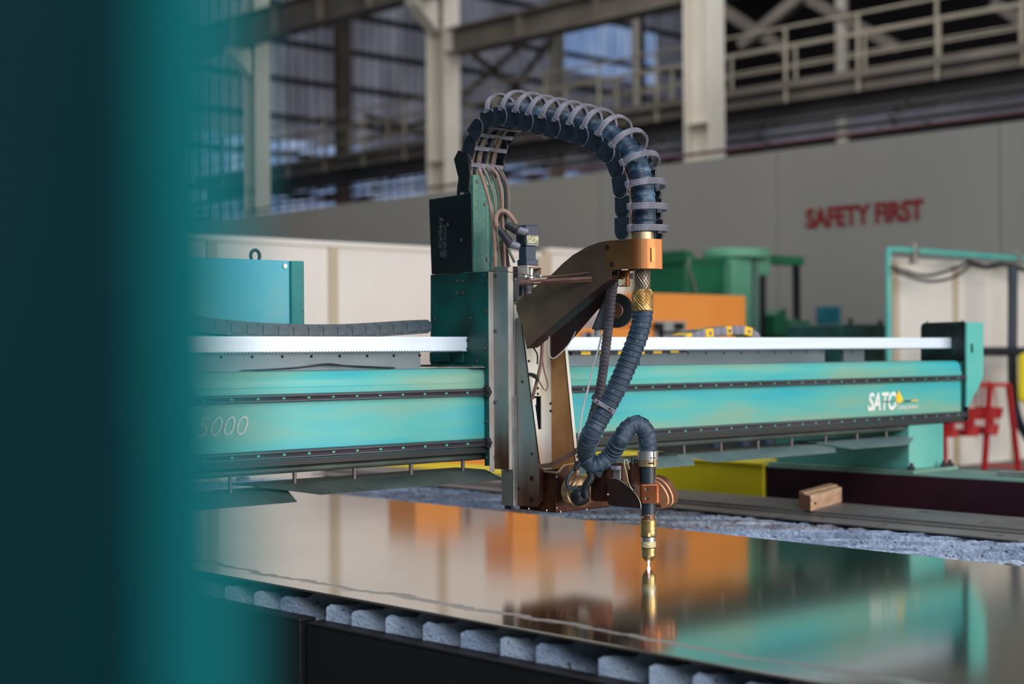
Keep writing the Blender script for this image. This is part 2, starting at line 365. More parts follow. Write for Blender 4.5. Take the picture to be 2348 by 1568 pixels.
# ================================================================ THE HALL
fl = struct(obj('floor', MB().box(-9, 40, -9, 33, -.2, 0), concrete)); fl['label'] = 'grey concrete hall floor'
ce = obj('ceiling', MB().box(-9, 40, -3, 33, 13.4, 13.6), ceilm); struct(ce); ce['label'] = 'dark corrugated hall roof'
for k in range(14):
    y = 1 + 2.4 * k
    obj('purlin', MB().box(-9, 40, y - .06, y + .06, 13.15, 13.4), darksteel, ce)
for k in range(4):
    x = 22 + k * 5
    mb = MB().bar((x, 0, 12.2), (x, 33, 12.2), .18, .2)
    for j in range(11): mb.bar((x, j * 3, 12.2), (x, j * 3 + 1.5, 13.3), .1, .1); mb.bar((x, j * 3 + 1.5, 13.3), (x, j * 3 + 3, 12.2), .1, .1)
    struct(obj('trim_%d' % (k + 1), mb, greysteel))['label'] = 'steel roof truss running along the hall'
wfr = struct(obj('wall_front', MB().box(-9, -3.6, -9.3, -9, 0, 13.4).box(15, 40, -9.3, -9, 0, 13.4), farwall)); wfr['label'] = 'dark end wall behind the camera beside the open doors'
wl = struct(obj('wall_left', MB().box(-9.3, -9, -9, 33, 0, 13.4), farwall)); wl['label'] = 'dark side wall of the hall'
we = struct(obj('wall_right', MB().box(40, 40.3, -2, 33, 0, 6.3).box(40, 40.3, -2, 33, 8.7, 13.4), farwall)); we['label'] = 'dark unlit wall at the far right of the hall'
yq = 0.0
while yq < 33:
    obj('cladding_sheet', MB().box(39.9, 39.96, yq, yq + 1.98, 6.3, 8.7), cladm, we); yq += 2
for zq_ in (6.3, 7.1, 7.9, 8.7): obj('girt', MB().box(39.7, 39.9, 0, 33, zq_ - .05, zq_ + .07), darksteel, we)
obj('clear_window', MB().box(39.85, 39.9, P(2150, 230, 'X', 39.9).y, P(2062, 230, 'X', 39.9).y, P(2100, 250, 'X', 39.9).z, P(2100, 214, 'X', 39.9).z), cladbright, we)
# far end wall, translucent weathered sheets between girts
wb = obj('wall_back', MB().box(-9, 40, 33.2, 33.32, 0, 3.4), darksteel); struct(wb); wb['label'] = 'blue grey translucent end wall of the hall'
x = 12.0
while x < 40:
    def sheet(z0, z1, m):
        mb = MB().box(x, x + 1.2, 33.12, 33.13, z0, z1); n = 4
        for i in range(n):
            a = x + 1.2 * i / n + .05; mb.box(a, a + .05, 33.10, 33.12, z0, z1)
        obj('cladding_sheet', mb, m, wb)
    hole = (31.9 < x < 36.2)
    sheet(3.4, 4.9, cladm); sheet(4.9, 7.0, cladbright if x < 33 and (int(x * 10) % 3) else cladm)
    if hole: sheet(7.0, 9.95, cladm); sheet(9.95, 11.6, cladbright); sheet(11.6, 13.4, cladm)
    else: sheet(7.0, 13.4, cladm)
    x += 1.2
for z in [3.4, 4.4, 5.6, 6.6, 7.55, 8.5, 9.45, 10.4, 11.6, 12.8]:
    obj('girt', MB().box(-9, 40, 32.9, 33.08, z - .05, z + .07), darksteel, wb)
for (px, wd) in ((790, .17), (1280, .21), (1470, .13)):
    p = P(px, 400, 'Y', 32.6)
    mb = MB().box(p.x - wd, p.x + wd, 32.5, 32.54, 0, 13.3).box(p.x - wd, p.x + wd, 32.76, 32.8, 0, 13.3).box(p.x - .03, p.x + .03, 32.5, 32.8, 0, 13.3)
    obj('wall_stanchion', mb, creamsteel if wd > .2 else greysteel, wb)
def brace(a, b, wdt=.12):
    return MB().bar(a, b, wdt, wdt)
for (a, b) in (((1062, 220), (1245, 60)), ((1085, 125), (1260, 260)), ((1150, 240), (1265, 90)), ((640, 20), (760, 60)), ((840, 265), (985, 310)), ((985, 275), (840, 320))):
    obj('wall_brace', brace(P(*a, 'Y', 32.3), P(*b, 'Y', 32.3), .14), greysteel, wb)

# crane hall columns, crane girders
def column(x, y, wdt, label, bracket=True, tape=False):
    t = thing('hall_column', (x, y, 0), label, 'column', 'cream steel columns of the hall')
    mb = MB().box(x - .19, x + .19, y - wdt / 2, y - wdt / 2 + .03, 0, 13.1)
    obj('flange', mb, creamsteel, t, .008)
    obj('flange', MB().box(x - .19, x + .19, y + wdt / 2 - .03, y + wdt / 2, 0, 13.1), creamsteel, t, .008)
    obj('web', MB().box(x - .02, x + .02, y - wdt / 2 + .03, y + wdt / 2 - .03, 0, 13.1), creamsteel, t)
    for zz0 in (5.0, 7.6): obj('stiffener', MB().box(x - .19, x + .19, y - wdt / 2 + .03, y + wdt / 2 - .03, zz0, zz0 + .03), creamsteel, t)
    obj('base_plate', MB().box(x - .3, x + .3, y - .35, y + .35, 0, .03), creamsteel, t)
    if bracket:
        zb = bracket
        obj('corbel', MB().prism([(x - .21, y - .15, zb), (x - .75, y - .15, zb), (x - .75, y - .15, zb - .1), (x - .21, y - .15, zb - .55)], (0, .3, 0)), creamsteel, t, .01)
    if tape: obj('green_tape', MB().box(x - .2, x + .2, y - wdt / 2 - .005, y - wdt / 2, 5.2, 5.4), greencap, t)
    return t
column(18.5, 15.5, .5, 'tall cream steel column nearest the camera, beside the catwalk railing', 7.86)
column(18.5, 21.6, .5, 'tall cream steel column directly behind the cable chain arch', 7.86)
column(18.5, 27.6, .46, 'cream steel column furthest left, half veiled by the teal blur', 7.86)
def thin_col(px, Y, wd, label):
    p = P(px, 500, 'Y', Y)
    t = thing('hall_post', (p.x, p.y, 0), label, 'column')
    obj('post_shaft', MB().cyl((p.x, p.y, 0), (p.x, p.y, 13), wd, n=12), creamsteel, t, smooth=1)
    obj('base_plate', MB().box(p.x - .25, p.x + .25, p.y - .25, p.y + .25, 0, .03), creamsteel, t)
thin_col(1934, 20, .14, 'slim round cream post behind the catwalk railing right of the main column')
thin_col(1462, 27, .11, 'slim cream post seen above the middle of the cable chain')
def ibeam(name, a, b, h, wd, m, label, cat='beam'):
    a = Vector(a); b = Vector(b); t = thing(name, a, label, cat)
    obj('top_flange', MB().bar(a + Vector((0, 0, h / 2)), b + Vector((0, 0, h / 2)), wd, .035), m, t)
    obj('bottom_flange', MB().bar(a - Vector((0, 0, h / 2)), b - Vector((0, 0, h / 2)), wd, .035), m, t)
    obj('web', MB().bar(a, b, .03, h - .03), m, t)
    n = int((b - a).length / 1.5)
    for i in range(1, n):
        c = a.lerp(b, i / n); obj('stiffener', MB().box(c.x - wd / 2 + .01, c.x + wd / 2 - .01, c.y - .01, c.y + .01, c.z - h / 2 + .02, c.z + h / 2 - .02), m, t)
    return t
ibeam('crane_girder', (17.9, 6.0, 8.15), (17.9, 32, 8.15), .55, .4, greysteel, 'grey brown crane girder crossing the top left of the hall')
ibeam('crane_girder', (18.5, 15.8, 7.12), (18.5, 21.3, 7.12), .42, .4, greysteel, 'grey brown girder spanning between the two nearest cream columns')
# catwalk
walkrail = mat('dull_cream_rail', S(160, 150, 130), S(140, 130, 112), .6, 0, 2)
cw = thing('catwalk', (20.5, 18, 5.4), 'long elevated catwalk with cream pipe railings and teal toe board', 'catwalk')
obj('deck', MB().box(20.0, 21.2, 3, 32.5, 5.62, 5.68), darksteel, cw)
obj('front_channel', MB().box(19.96, 20.0, 3, 32.5, 5.66, 5.78), greysteel, cw)
obj('support_beam', MB().box(20.06, 20.1, 3, 32.5, 5.47, 5.6), greysteel, cw)
obj('under_beam', MB().box(20.3, 20.5, 3, 32.5, 5.28, 5.46), darksteel, cw)
obj('toe_board', MB().box(21.16, 21.2, 3, 32.5, 5.68, 5.86), tealwalk, cw)
for xx in (20.0, 21.2):
    for zz, r in ((6.62, .022), (6.3, .016), (5.98, .016)):
        obj('handrail', MB().cyl((xx, 3, zz), (xx, 32.5, zz), r, n=8), walkrail, cw)
y = 4.3
src = None
while y < 32:
    o = obj('rail_post', MB().cyl((20.0, y, 5.45), (20.0, y, 6.62), .027, n=8), walkrail, cw) if src is None else inst('rail_post', src, Matrix.Translation((20.0, y, 5.45)), cw)
    src = src or o
    inst('rail_post', src, Matrix.Translation((21.2, y + .7, 5.45)), cw)
    y += 1.35
# pipes and trays slung below the catwalk
k = 0
for (xx, zz, r, m, lab) in ((19.9, 5.14, .05, darksteel, 'thick sooty pipe slung just under the catwalk'), (19.6, 5.0, .022, darksteel, 'thin sooty pipe below the thick one under the catwalk'),
                          (19.5, 4.86, .045, darksteel, 'broad black pipe midway between catwalk and grey wall'), (16.6, 4.26, .025, redpipe, 'thin dark red pipe running just above the grey wall'),
                          (19.2, 4.68, .03, darksteel, 'lowest sooty pipe, seen just over the grey wall')):
    t = thing('service_pipe', (xx, 18, zz - r), lab, 'pipe', 'service pipes below the catwalk')
    obj('pipe_run', MB().cyl((xx, 3, zz), (xx, 32.5, zz), r, n=10), m, t, smooth=1)
    cl0 = None
    for j in range(10):
        if cl0 is None: cl0 = obj('pipe_clamp', MB().box(xx - r * 1.4, xx + r * 1.4, 8, 8.06, zz - r * 1.4, zz + r * 1.4), darksteel, t)
        else: inst('pipe_clamp', cl0, Matrix.Translation((xx, 8.03 + j * 2.4, zz - r * 1.4)), t)
# roof braces seen behind the catwalk on the right
for (a, b, X, lab) in (((1700, 105), (1840, -10), 24, 'diagonal steel brace rising right above the catwalk railing'), ((1655, 20), (1810, 120), 25, 'diagonal steel brace falling right beside the nearest column'),
                       ((1840, -10), (2060, 110), 26, 'wide diagonal beam falling right behind the catwalk railing'), ((2280, 5), (2348, 50), 26, 'diagonal beam in the top right corner of the hall')):
    o = obj('roof_brace', MB().bar(P(*a, 'X', X), P(*b, 'X', X), .2, .2), greysteel); tag(o, lab, 'brace', 'diagonal braces above the catwalk')

# tall grey partition with SAFETY FIRST
gw = obj('wall_partition', MB().box(14.06, 14.22, 2.6, 31, 0, 3.7), greywall); struct(gw); gw['label'] = 'tall grey partition wall lettered SAFETY FIRST in red'
yy = 2.6
src = None
while yy < 31:
    obj('wall_panel', MB().box(14.0, 14.06, yy + .006, yy + 2.7 - .006, 0, 3.76), greywall, gw)
    yy += 2.7
a = P(1848, 523, 'X', 13.99); b = P(2118, 523, 'X', 13.99)
text('wall_lettering', 'SAFETY FIRST', redletter, gw, (13.99, a.y, 2.885), (0, -1, 0), (0, 0, 1), .285, a.y - b.y, bold=.011, label='red lettering reading SAFETY FIRST')

# cream partitions
def partition(name, x0, x1, Y, ztop, posts, label, rail=True):
    t = thing(name, ((x0 + x1) / 2, Y, 0), label, 'partition')
    xs = [x0] + posts + [x1]
    for a, b in zip(xs, xs[1:]):
        obj('panel', MB().box(a + .04, b - .04, Y, Y + .05, .12, ztop - .02), cream, t, .01)
    for p in posts + [x0, x1]:
        obj('post', MB().box(p - .04, p + .04, Y - .01, Y + .07, 0, ztop), creampost, t, .005)
    if rail: obj('top_rail', MB().box(x0, x1, Y - .015, Y + .075, ztop - .02, ztop + .02), cream, t, .005)
    return t
X = lambda px, Y: P(px, 600, 'Y', Y).x
partition('cream_partition', X(300, 9), X(1240, 9), 9.0, 2.33, [X(481, 9), X(764, 9), X(1010, 9)], 'row of tall cream partition panels behind the left half of the machine')
partition('cream_partition', X(1256, 9), X(1440, 9), 9.0, 2.37, [], 'narrow cream partition panel behind the copper arm')
partition('cream_partition', X(2053, 7), X(2420, 7), 7.0, 2.26, [X(2190, 7), X(2320, 7)], 'cream partition panels under the teal pipe frame at the right', True)

# orange machine with grey panels behind the gantry
YO = 8.0
om = thing('orange_machine', (8.2, 8.2, 0), 'large orange machine cabinet with grey panels behind the gantry', 'machine')
xo = lambda px: X(px, YO)
obj('low_cabinet', MB().box(xo(950), xo(1166), YO, YO + .3, .1, 1.40), orangem, om, .015)
obj('middle_cabinet', MB().box(xo(1172), xo(1462), YO, YO + .3, .1, 1.73), orangem, om, .015)
obj('tall_cabinet', MB().box(xo(1466), xo(1710), YO, YO + .3, .1, P(1710, 678, 'Y', YO).z), orangem, om, .015)
obj('plinth', MB().box(xo(955), xo(1705), YO + .02, YO + .3, 0, .1), darksteel, om)
def orpanel(p0, p1, z0, z1):
    o = obj('grey_panel', MB().box(xo(p0), xo(p1), YO - .03, YO, z0, z1), greypanel, om, .008)
    xm = xo(p0 + 6); obj('panel_handle', MB().box(xm, xm + .03, YO - .05, YO - .03, (z0 + z1) / 2 - .06, (z0 + z1) / 2 + .06), darkhole, o)
orpanel(1050, 1150, 1.16, 1.36); orpanel(1228, 1330, 1.2, 1.56); orpanel(1358, 1448, 1.25, 1.52)
orpanel(1497, 1566, P(1500, 790, 'Y', YO).z, P(1500, 736, 'Y', YO).z); orpanel(1330, 1372, 1.58, 1.7)
for q in ((1510, 748), (1556, 748)): c = P(*q, 'Y', YO - .04); obj('latch', MB().box(c.x - .04, c.x + .04, YO - .06, YO - .03, c.z - .025, c.z + .025), darkhole, om)
c = P(1532, 762, 'Y', YO - .04); obj('latch_bar', MB().box(c.x - .12, c.x + .12, YO - .05, YO - .03, c.z - .01, c.z + .01), darkhole, om)

# green milling machine
g0 = P(1570, 784, 'Y', 9.4)
gm = thing('milling_machine', (g0.x + .5, 9.7, 0), 'tall green milling machine behind the orange cabinet', 'machine')
def zz(py, px, Y): return P(px, py, 'Y', Y).z
xg = lambda px: X(px, 9.4)
obj('column_body', MB().box(xg(1572), xg(1664), 9.40, 10.00, 0, zz(596, 1620, 9.40)), dgreen, gm, .03)
obj('column_cap', MB().prism([(xg(1568), 9.38, zz(602, 1570, 9.40)), (xg(1568), 9.38, zz(574, 1570, 9.40)), (xg(1582), 9.38, zz(578, 1580, 9.40)), (xg(1592), 9.38, zz(592, 1590, 9.40)), (xg(1664), 9.38, zz(592, 1660, 9.40)), (xg(1664), 9.38, zz(602, 1660, 9.40))], (0, .64, 0)), dgreen, gm)
obj('side_box', MB().box(xg(1660), xg(1706), 9.30, 9.90, .2, zz(594, 1680, 9.40)), lgreen, gm, .02)
hx = xg(1708); hz = zz(582, 1708, 9.40)
rx = (xg(1762) - xg(1655)) / 2
mb = MB(); n = 28; ring = [(hx + rx * math.cos(a) , 9.50 + .3 * math.sin(a)) for a in [2 * math.pi * i / n for i in range(n)]]
mb.prism([(p[0], p[1], hz - .045) for p in ring], (0, 0, .09))
obj('pulley_cover', mb, lgreen, gm, .02)
obj('pulley_cover_neck', MB().box(hx + rx * .5, hx + rx * 1.05, 9.38, 9.50, hz - .2, hz), lgreen, gm, .02)
obj('cross_arm', MB().box(xg(1765), xg(1845), 9.40, 9.55, zz(606, 1800, 9.40), zz(586, 1800, 9.40)), dgreen, gm, .01)
obj('leadscrew', MB().tube([(xg(1835), 9.45, z_) for z_ in np.arange(1.1, zz(606, 1835, 9.40), .012)], .04, 10, rf=lambda i: .035 if i % 2 else .045), black, gm)
obj('guide_column', MB().box(xg(1737), xg(1756), 9.40, 9.50, .6, zz(600, 1745, 9.40)), black, gm)
obj('rack_strip', MB().box(xg(1708), xg(1732), 9.36, 9.40, .6, zz(598, 1720, 9.40)).tube([(xg(1720), 9.34, z_) for z_ in np.arange(.7, zz(600, 1720, 9.40), .02)], .04, 8, rf=lambda i: .03 if i % 2 else .045), padgreen, gm)
obj('gear_housing', MB().prism([(xg(1757), 9.30, zz(770, 1757, 9.40)), (xg(1757), 9.30, zz(722, 1757, 9.40)), (xg(1783), 9.30, zz(706, 1780, 9.40)), (xg(1785), 9.30, zz(735, 1785, 9.40)), (xg(1838), 9.30, zz(735, 1835, 9.40)), (xg(1842), 9.30, zz(770, 1840, 9.40))], (0, .4, 0)), dgreen, gm, .01)
mc = P(1832, 754, 'Y', 9.25)
obj('motor', MB().lathe(mc, (0, .4, 0), [(0, .06), (.03, .09), (.1, .09), (.12, .1), (.9, .1), (1, .07)], 20), dgreen, gm, smooth=1)
obj('motor_fan', MB().lathe(mc + Vector((0, -.02, 0)), (0, .03, 0), [(0, .03), (1, .055)], 12), darkhole, gm, smooth=1)
cp = [P(*q, 'Y', 9.28) for q in ((1584, 590), (1578, 605), (1584, 628), (1592, 650), (1596, 670))]
obj('cable', MB().tube(spline(cp, .05), .012, 6), cablegrey, gm, smooth=1)

# dark green cabinet
xk = lambda px: X(px, 7.6)
gc = thing('green_cabinet', (xk(1990), 7.8, 0), 'dark green low cabinet beside the teal pipe frame', 'cabinet')
ztop = P(1990, 743, 'Y', 7.6).z
obj('body', MB().box(xk(1938), xk(2045), 7.6, 8.2, 0, ztop), darkteal, gc, .01)
obj('door', MB().box(xk(1941), xk(2008), 7.58, 7.6, .1, ztop - .03), darkteal, gc, .005)
obj('lid_knob', MB().lathe(P(1950, 742, 'Y', 7.7) - Vector((0, 0, .01)), (0, 0, .05), [(0, .02), (.5, .015), (1, .03)], 10).lathe(P(2018, 742, 'Y', 7.7) - Vector((0, 0, .01)), (0, 0, .04), [(0, .02), (1, .02)], 10), darksteel, gc)
# notice on the grey wall
sa = P(1873, 703, 'X', 13.98); sb = P(1925, 752, 'X', 13.98)
sg = thing('notice_board', (13.98, (sa.y + sb.y) / 2, sb.z), 'small square teal notice on the grey wall', 'sign')
obj('backing', MB().box(13.97, 13.995, sb.y, sa.y, sb.z, sa.z), mat('notice_blue', S(12, 104, 118), None, .6), sg, .003)
mb = MB()
for i in range(4): mb.box(13.964, 13.969, sb.y + .03, sa.y - .12, sa.z - .07 - i * .05, sa.z - .055 - i * .05)
mb.box(13.964, 13.969, sa.y - .09, sa.y - .04, sb.z + .05, sb.z + .1)
obj('printed_lines', mb, mat('notice_print', S(4, 78, 92), None, .6), sg)

# teal pipe frame with white brackets, cables, at the right
xf = lambda px: X(px, 6.8)
pf = thing('pipe_frame', (xf(2035), 6.8, 0), 'thin teal pipe frame standing before the right cream partition', 'frame')
r_ = .024
zt = P(2035, 572, 'Y', 6.8).z
path = [(xf(2036), 6.8, 0), (xf(2036), 6.8, zt - .05), (xf(2038), 6.8, zt), (xf(2060), 6.8, zt + .005), (xf(2420), 6.8, zt)]
obj('pipe', MB().tube(path, r_, 12), tealflat, pf, smooth=1)
for px in (2094, 2330):
    c = Vector((xf(px), 6.8, zt))
    obj('pipe_clip', MB().box(c.x - .02, c.x + .02, 6.77, 6.83, zt - .1, zt + .06).box(c.x - .04, c.x + .04, 6.76, 6.84, zt - .012, zt + .012), steel, pf, .004)
def hang(name, pts, Y, r, m, label, group=None):
    o = obj(name, MB().tube(spline([P(*q, 'Y', Y) for q in pts], .06), r, 8), m, smooth=1); tag(o, label, 'cable', group); return o
hang('hanging_cable', [(2045, 612), (2065, 618), (2120, 632), (2170, 622), (2210, 606), (2225, 598)], 6.75, .012, cabledark, 'upper dark cable drooping across the right cream panels', 'cables drooped on the right partition')
hang('hanging_cable', [(2050, 622), (2080, 632), (2130, 645), (2185, 636), (2225, 608)], 6.72, .012, cabledark, 'lower dark cable drooping across the right cream panels', 'cables drooped on the right partition')
hang('hanging_cable', [(2220, 600), (2260, 612), (2300, 606), (2348, 618), (2400, 625)], 6.75, .022, cabledark, 'thick black cable along the top of the right cream panels', 'cables drooped on the right partition')
dk = mat('navy_black_rubber', S(18, 24, 38), S(26, 34, 50), .4, 0, 5)
hang('black_conduit', [(2322, 612), (2322, 700), (2321, 800), (2322, 880), (2326, 930), (2340, 975), (2370, 1020)], 6.6, .04, dk, 'thick navy black vertical conduit at the right edge')
hang('black_conduit', [(2165, 806), (2260, 806), (2348, 806), (2420, 806)], 6.55, .038, dk, 'thick navy black horizontal conduit behind the gantry end')
ym = P(2352, 865, 'Y', 6.4)
o = obj('yellow_guard', MB().box(ym.x - .07, ym.x + .4, 6.35, 6.45, ym.z - .21, ym.z + .2), yellowm, bevel=.06); tag(o, 'rounded yellow guard cut by the right edge', 'guard')
# fire bucket stand
yb = 6.3; xs_ = lambda px: X(px, yb); zs = lambda py, px=2250: P(px, py, 'Y', yb).z
zf = P(2330, 1082, 'Y', yb).z
pln = struct(obj('trim_9', MB().box(xs_(2168) - .15, 13.9, 6.0, 7.3, 0, zf), concrete)); pln['label'] = 'raised concrete plinth under the red bucket stand'
st = thing('bucket_stand', (xs_(2260), yb, zf), 'red tubular fire bucket stand at the far right', 'stand')
def rb(a, b, w_=.03, y0=yb, y1=None):
    pa = P(*a, 'Y', y0); pb = P(*b, 'Y', yb if y1 is None else y1); pb.z = max(pb.z, zf); return MB().bar(pa, pb, w_, w_)
obj('top_bar', rb((2160, 882), (2312, 882)), redstand, st)
obj('leg', rb((2312, 880), (2336, 1090), .035), redstand, st)
obj('leg', rb((2270, 882), (2256, 1090), .035), redstand, st)
obj('leg', rb((2165, 882), (2168, 1090), .025), redstand, st)
obj('cross_bar', rb((2262, 1066), (2334, 1070), .02), redstand, st)
zbar = P(2230, 882, 'Y', yb).z
def bucket(px, py, r, h, tilt, label, txt):
    c = P(px, py, 'Y', yb)
    t = thing('fire_bucket', c - Vector((0, 0, h)), label, 'bucket', 'red fire buckets on the stand')
    ax = Vector((math.sin(tilt), 0, -math.cos(tilt))) * h
    obj('pail', MB().lathe(c, ax, [(0, r), (-.03, r * 1.04), (0, r * 1.02), (.05, r * .97), (1, r * .68)], 20), redstand, t, smooth=1)
    hh_ = zbar + .018 - c.z
    hp = [c + Vector((r * math.cos(a), 0, hh_ * math.sin(a) ** .8 if 0 < a < math.pi else 0)) for a in np.linspace(0, math.pi, 13)]
    obj('bail_handle', MB().tube(hp, .006, 6), redstand, t)
    text('lettering', txt, whiteletter, t, c + ax * .62 + Vector((-r * .62, -r * .88, 0)), (1, 0, 0), (0, 0, 1), h * .34, r * 1.3)
bucket(2178, 952, .085, .16, 0, 'leftmost red fire bucket, half hidden by the gantry leg', 'FIRE')
bucket(2221, 938, .105, .20, 0, 'middle red fire bucket with white FIRE lettering', 'FIRE')
bucket(2268, 936, .105, .20, -.12, 'rightmost tilted red fire bucket', 'FIRE')
# dark rack glimpsed under the gantry on the right, yellow floor barrier at left
dc = thing('dark_rack', (9.6, 7.5, 0), 'dark equipment rack glimpsed beneath the right half of the beam', 'rack')
xr = lambda px: X(px, 7.3)
obj('rack_body', MB().box(xr(1480), xr(1800), 7.3, 7.7, 0, 1.33), black, dc, .01)
for px in (1625, 1690, 1745): obj('rack_upright', MB().box(xr(px), xr(px + 16), 7.26, 7.3, 0, 1.3), motorblue, dc)
yb_ = thing('yellow_barrier', (5.9, 7.85, 0), 'low yellow barrier rail seen under the left half of the beam', 'barrier')
z0 = P(870, 1072, 'Y', 7.85).z; z1 = P(870, 1058, 'Y', 7.85).z
obj('rail', MB().box(X(740, 7.85), X(935, 7.85), 7.82, 7.88, z0, z1), yellowm, yb_, .01)
for px in (760, 850, 925): obj('post', MB().box(X(px, 7.85) - .03, X(px, 7.85) + .03, 7.82, 7.88, 0, z0), yellowm, yb_)
c = P(779, 1075, 'Y', 7.72)
whl = thing('white_roller', (c.x, c.y, c.z - .05), 'small white round roller on a dark bracket under the beam', 'roller')
obj('roller', MB().lathe(c, (0, .1, 0), [(0, .022), (.1, .026), (1, .026)], 20), whiteletter, whl, smooth=1)
obj('bracket', MB().box(c.x - .06, c.x - .02, c.y + .02, c.y + .08, 0, c.z + .05).box(c.x - .06, c.x, c.y + .03, c.y + .06, c.z - .01, c.z + .01), darkteal, whl)
c = P(560, 1102, 'Y', 7.6)
whl = thing('dark_wheel', (c.x, c.y, c.z - .06), 'dark wheel top peeping over the left deflector plate', 'drum')  # a wheel, built from tyre and hub
obj('tyre', MB().lathe(c - Vector((0, 0, .04)), (0, .06, 0), [(0, .05), (.15, .065), (.85, .065), (1, .05)], 20), black, whl, smooth=1)
obj('hub', MB().lathe(c - Vector((0, .01, .04)), (0, .08, 0), [(0, .015), (1, .015)], 12), steel, whl, smooth=1)

# ================================================================ CUTTING TABLE
tb = thing('cutting_table', (4.2, 5, 0), 'black walled cutting table carrying slag coated slats', 'table')
mb = MB().box(2.66, 2.70, 3.76, 7.7, .0, .782).box(2.66, 2.72, 3.76, 7.7, .772, .786)
obj('front_wall', mb, tablem, tb, .004)
mb = MB().box(2.67, 2.71, .3, 3.74, 0, .776).box(2.67, 2.73, .3, 3.74, .766, .78)
obj('front_wall', mb, tablem, tb, .004)
obj('rear_wall', MB().box(6.02, 6.06, .3, 7.7, 0, .80), tablem, tb)
obj('end_wall', MB().box(2.70, 6.02, 7.66, 7.70, 0, .78).box(2.70, 6.02, .28, .32, 0, .78), tablem, tb)
obj('tray_floor', MB().box(2.7, 6.02, .32, 7.66, .3, .32), tablem, tb)
ud = Vector((.615, -.806, 0)).normalized(); nd = Vector((-ud.y, ud.x, 0))
ys = [1.00, 1.15, 1.30, 1.44, 1.59, 1.75, 1.90, 2.04, 2.18, 2.33, 2.461, 2.624, 2.839, 2.97, 3.124, 3.278, 3.44, 3.594, 3.715, 3.944, 4.086, 4.25, 4.40]
y = 4.55
while y < 10.7: ys.append(y); y += .15
def slat(y0):
    p0 = Vector((2.725, y0, 0)); L = (6.0 - 2.725) / ud.x; cut = 0
    if y0 > 7.64: cut = (y0 - 7.64) / -ud.y; p0 = p0 + ud * cut; L -= cut; y0 = 7.64
    if (y0 + L * ud.y) < .36: L = (y0 - .36) / -ud.y
    mb = MB(); n = int(L / .013); k = random.uniform(0, .005)
    th = .006
    tops = []
    for i in range(n + 1):
        s_ = L * i / n; p = p0 + ud * s_
        under = 2.70 < p.x < 4.70 and p.y < 7.2
        if s_ < .10 and not cut: h = .826 + random.uniform(-.003, .003) - (.006 if i == 0 else 0)
        elif s_ < .2 and not cut: h = .838
        else: h = .853 - (0 if under else k + random.choice((0, .001, .002, .004, .009)) * random.random())
        off = 0 if under else random.uniform(-.0025, .0025)
        for sgn in (-1, 1):
            q = p + nd * (sgn * th + off)
            mb.v += [Vector((q.x, q.y, .70)), Vector((q.x, q.y, h - .012)), Vector((q.x - nd.x * sgn * th * .5, q.y - nd.y * sgn * th * .5, h))]
    for i in range(n):
        a = i * 6; b = a + 6
        mb.f += [(a, a + 1, b + 1, b), (a + 1, a + 2, b + 2, b + 1), (a + 2, a + 5, b + 5, b + 2), (a + 5, a + 4, b + 4, b + 5), (a + 4, a + 3, b + 3, b + 4)]
    mb.f += [(0, 3, 4, 1), (1, 4, 5, 2), (n * 6, n * 6 + 1, n * 6 + 4, n * 6 + 3), (n * 6 + 1, n * 6 + 2, n * 6 + 5, n * 6 + 4)]
    return obj('slat', mb, slagm if y0 < 4.5 else random.choice((slagm, slagdark, slagbrown, slagdark)), tb)
for y0 in ys: slat(y0)
# steel plate being cut
pl = obj('steel_plate', MB().prism([(2.705, .6, .8535), (4.60, .6, .8535), (4.60, 2.5, .8535), (4.665, 4.2, .8535), (4.69, 7.0, .8535), (2.73, 7.0, .8535)], (0, 0, .0065)), platem, bevel=.001)
tag(pl, 'large polished steel plate lying on the cutting table under the torch', 'plate')
# loose steel strips on the far side
def strip(x0, x1, x2, x3, y0, y1, z0, z1, label):
    o = obj('steel_strip', MB().prism([(x0, y0, z0), (x1, y0, z0), (x3, y1, z0), (x2, y1, z0)], (0, 0, z1 - z0)), stripm, bevel=.0008)
    tag(o, label, 'strip', 'long steel strips behind the plate'); return o
strip(5.235, 5.50, 5.40, 5.63, 2.93, 7.5, .854, .860, 'front steel strip behind the plate, ending in a bright cut corner')
strip(5.37, 5.72, 5.52, 5.87, 1.6, 7.6, .861, .868, 'lower of the two wide steel strips under the wooden block')
strip(5.39, 5.76, 5.57, 5.92, 1.2, 7.62, .869, .877, 'upper wide steel strip carrying the wooden block')
# wood block
zb = .877
q0 = P(1860, 1173, 'Z', zb); q1 = P(1931, 1151, 'Z', zb); q3 = P(1832, 1165, 'Z', zb)
u = (q1 - q0); v = (q3 - q0)
wbk = thing('wood_block', (q0 + q1) / 2, 'short rough wooden block lying on the far steel strips', 'block')
h_ = .066
mb = MB().prism([q0 + v * .03, q1 + v * .03, q1 + v, q0 + v], (0, 0, h_))
o = obj('block_body', mb, woodm, wbk, .003)
obj('end_grain', MB().prism([q0 + v * .04, q0 + v * .97, q0 + v * .97 + Vector((0, 0, h_ - .003)), q0 + v * .04 + Vector((0, 0, h_ - .003))], -u.normalized() * .003), woodend, wbk)
mb = MB().prism([q0 + v * .55 + Vector((0, 0, h_)), q1 + v * .35 + Vector((0, 0, h_)), q1 + v * .98 + Vector((0, 0, h_)), q0 + v * .98 + Vector((0, 0, h_))], (0, 0, .007))
obj('split_top', mb, woodm, wbk, .002)
obj('nail_stain', MB().cyl(q0 + u * .12 + v * .02 + Vector((0, 0, .03)), q0 + u * .12 + v * .0 + Vector((0, 0, .03)), .006), darkhole, wbk)

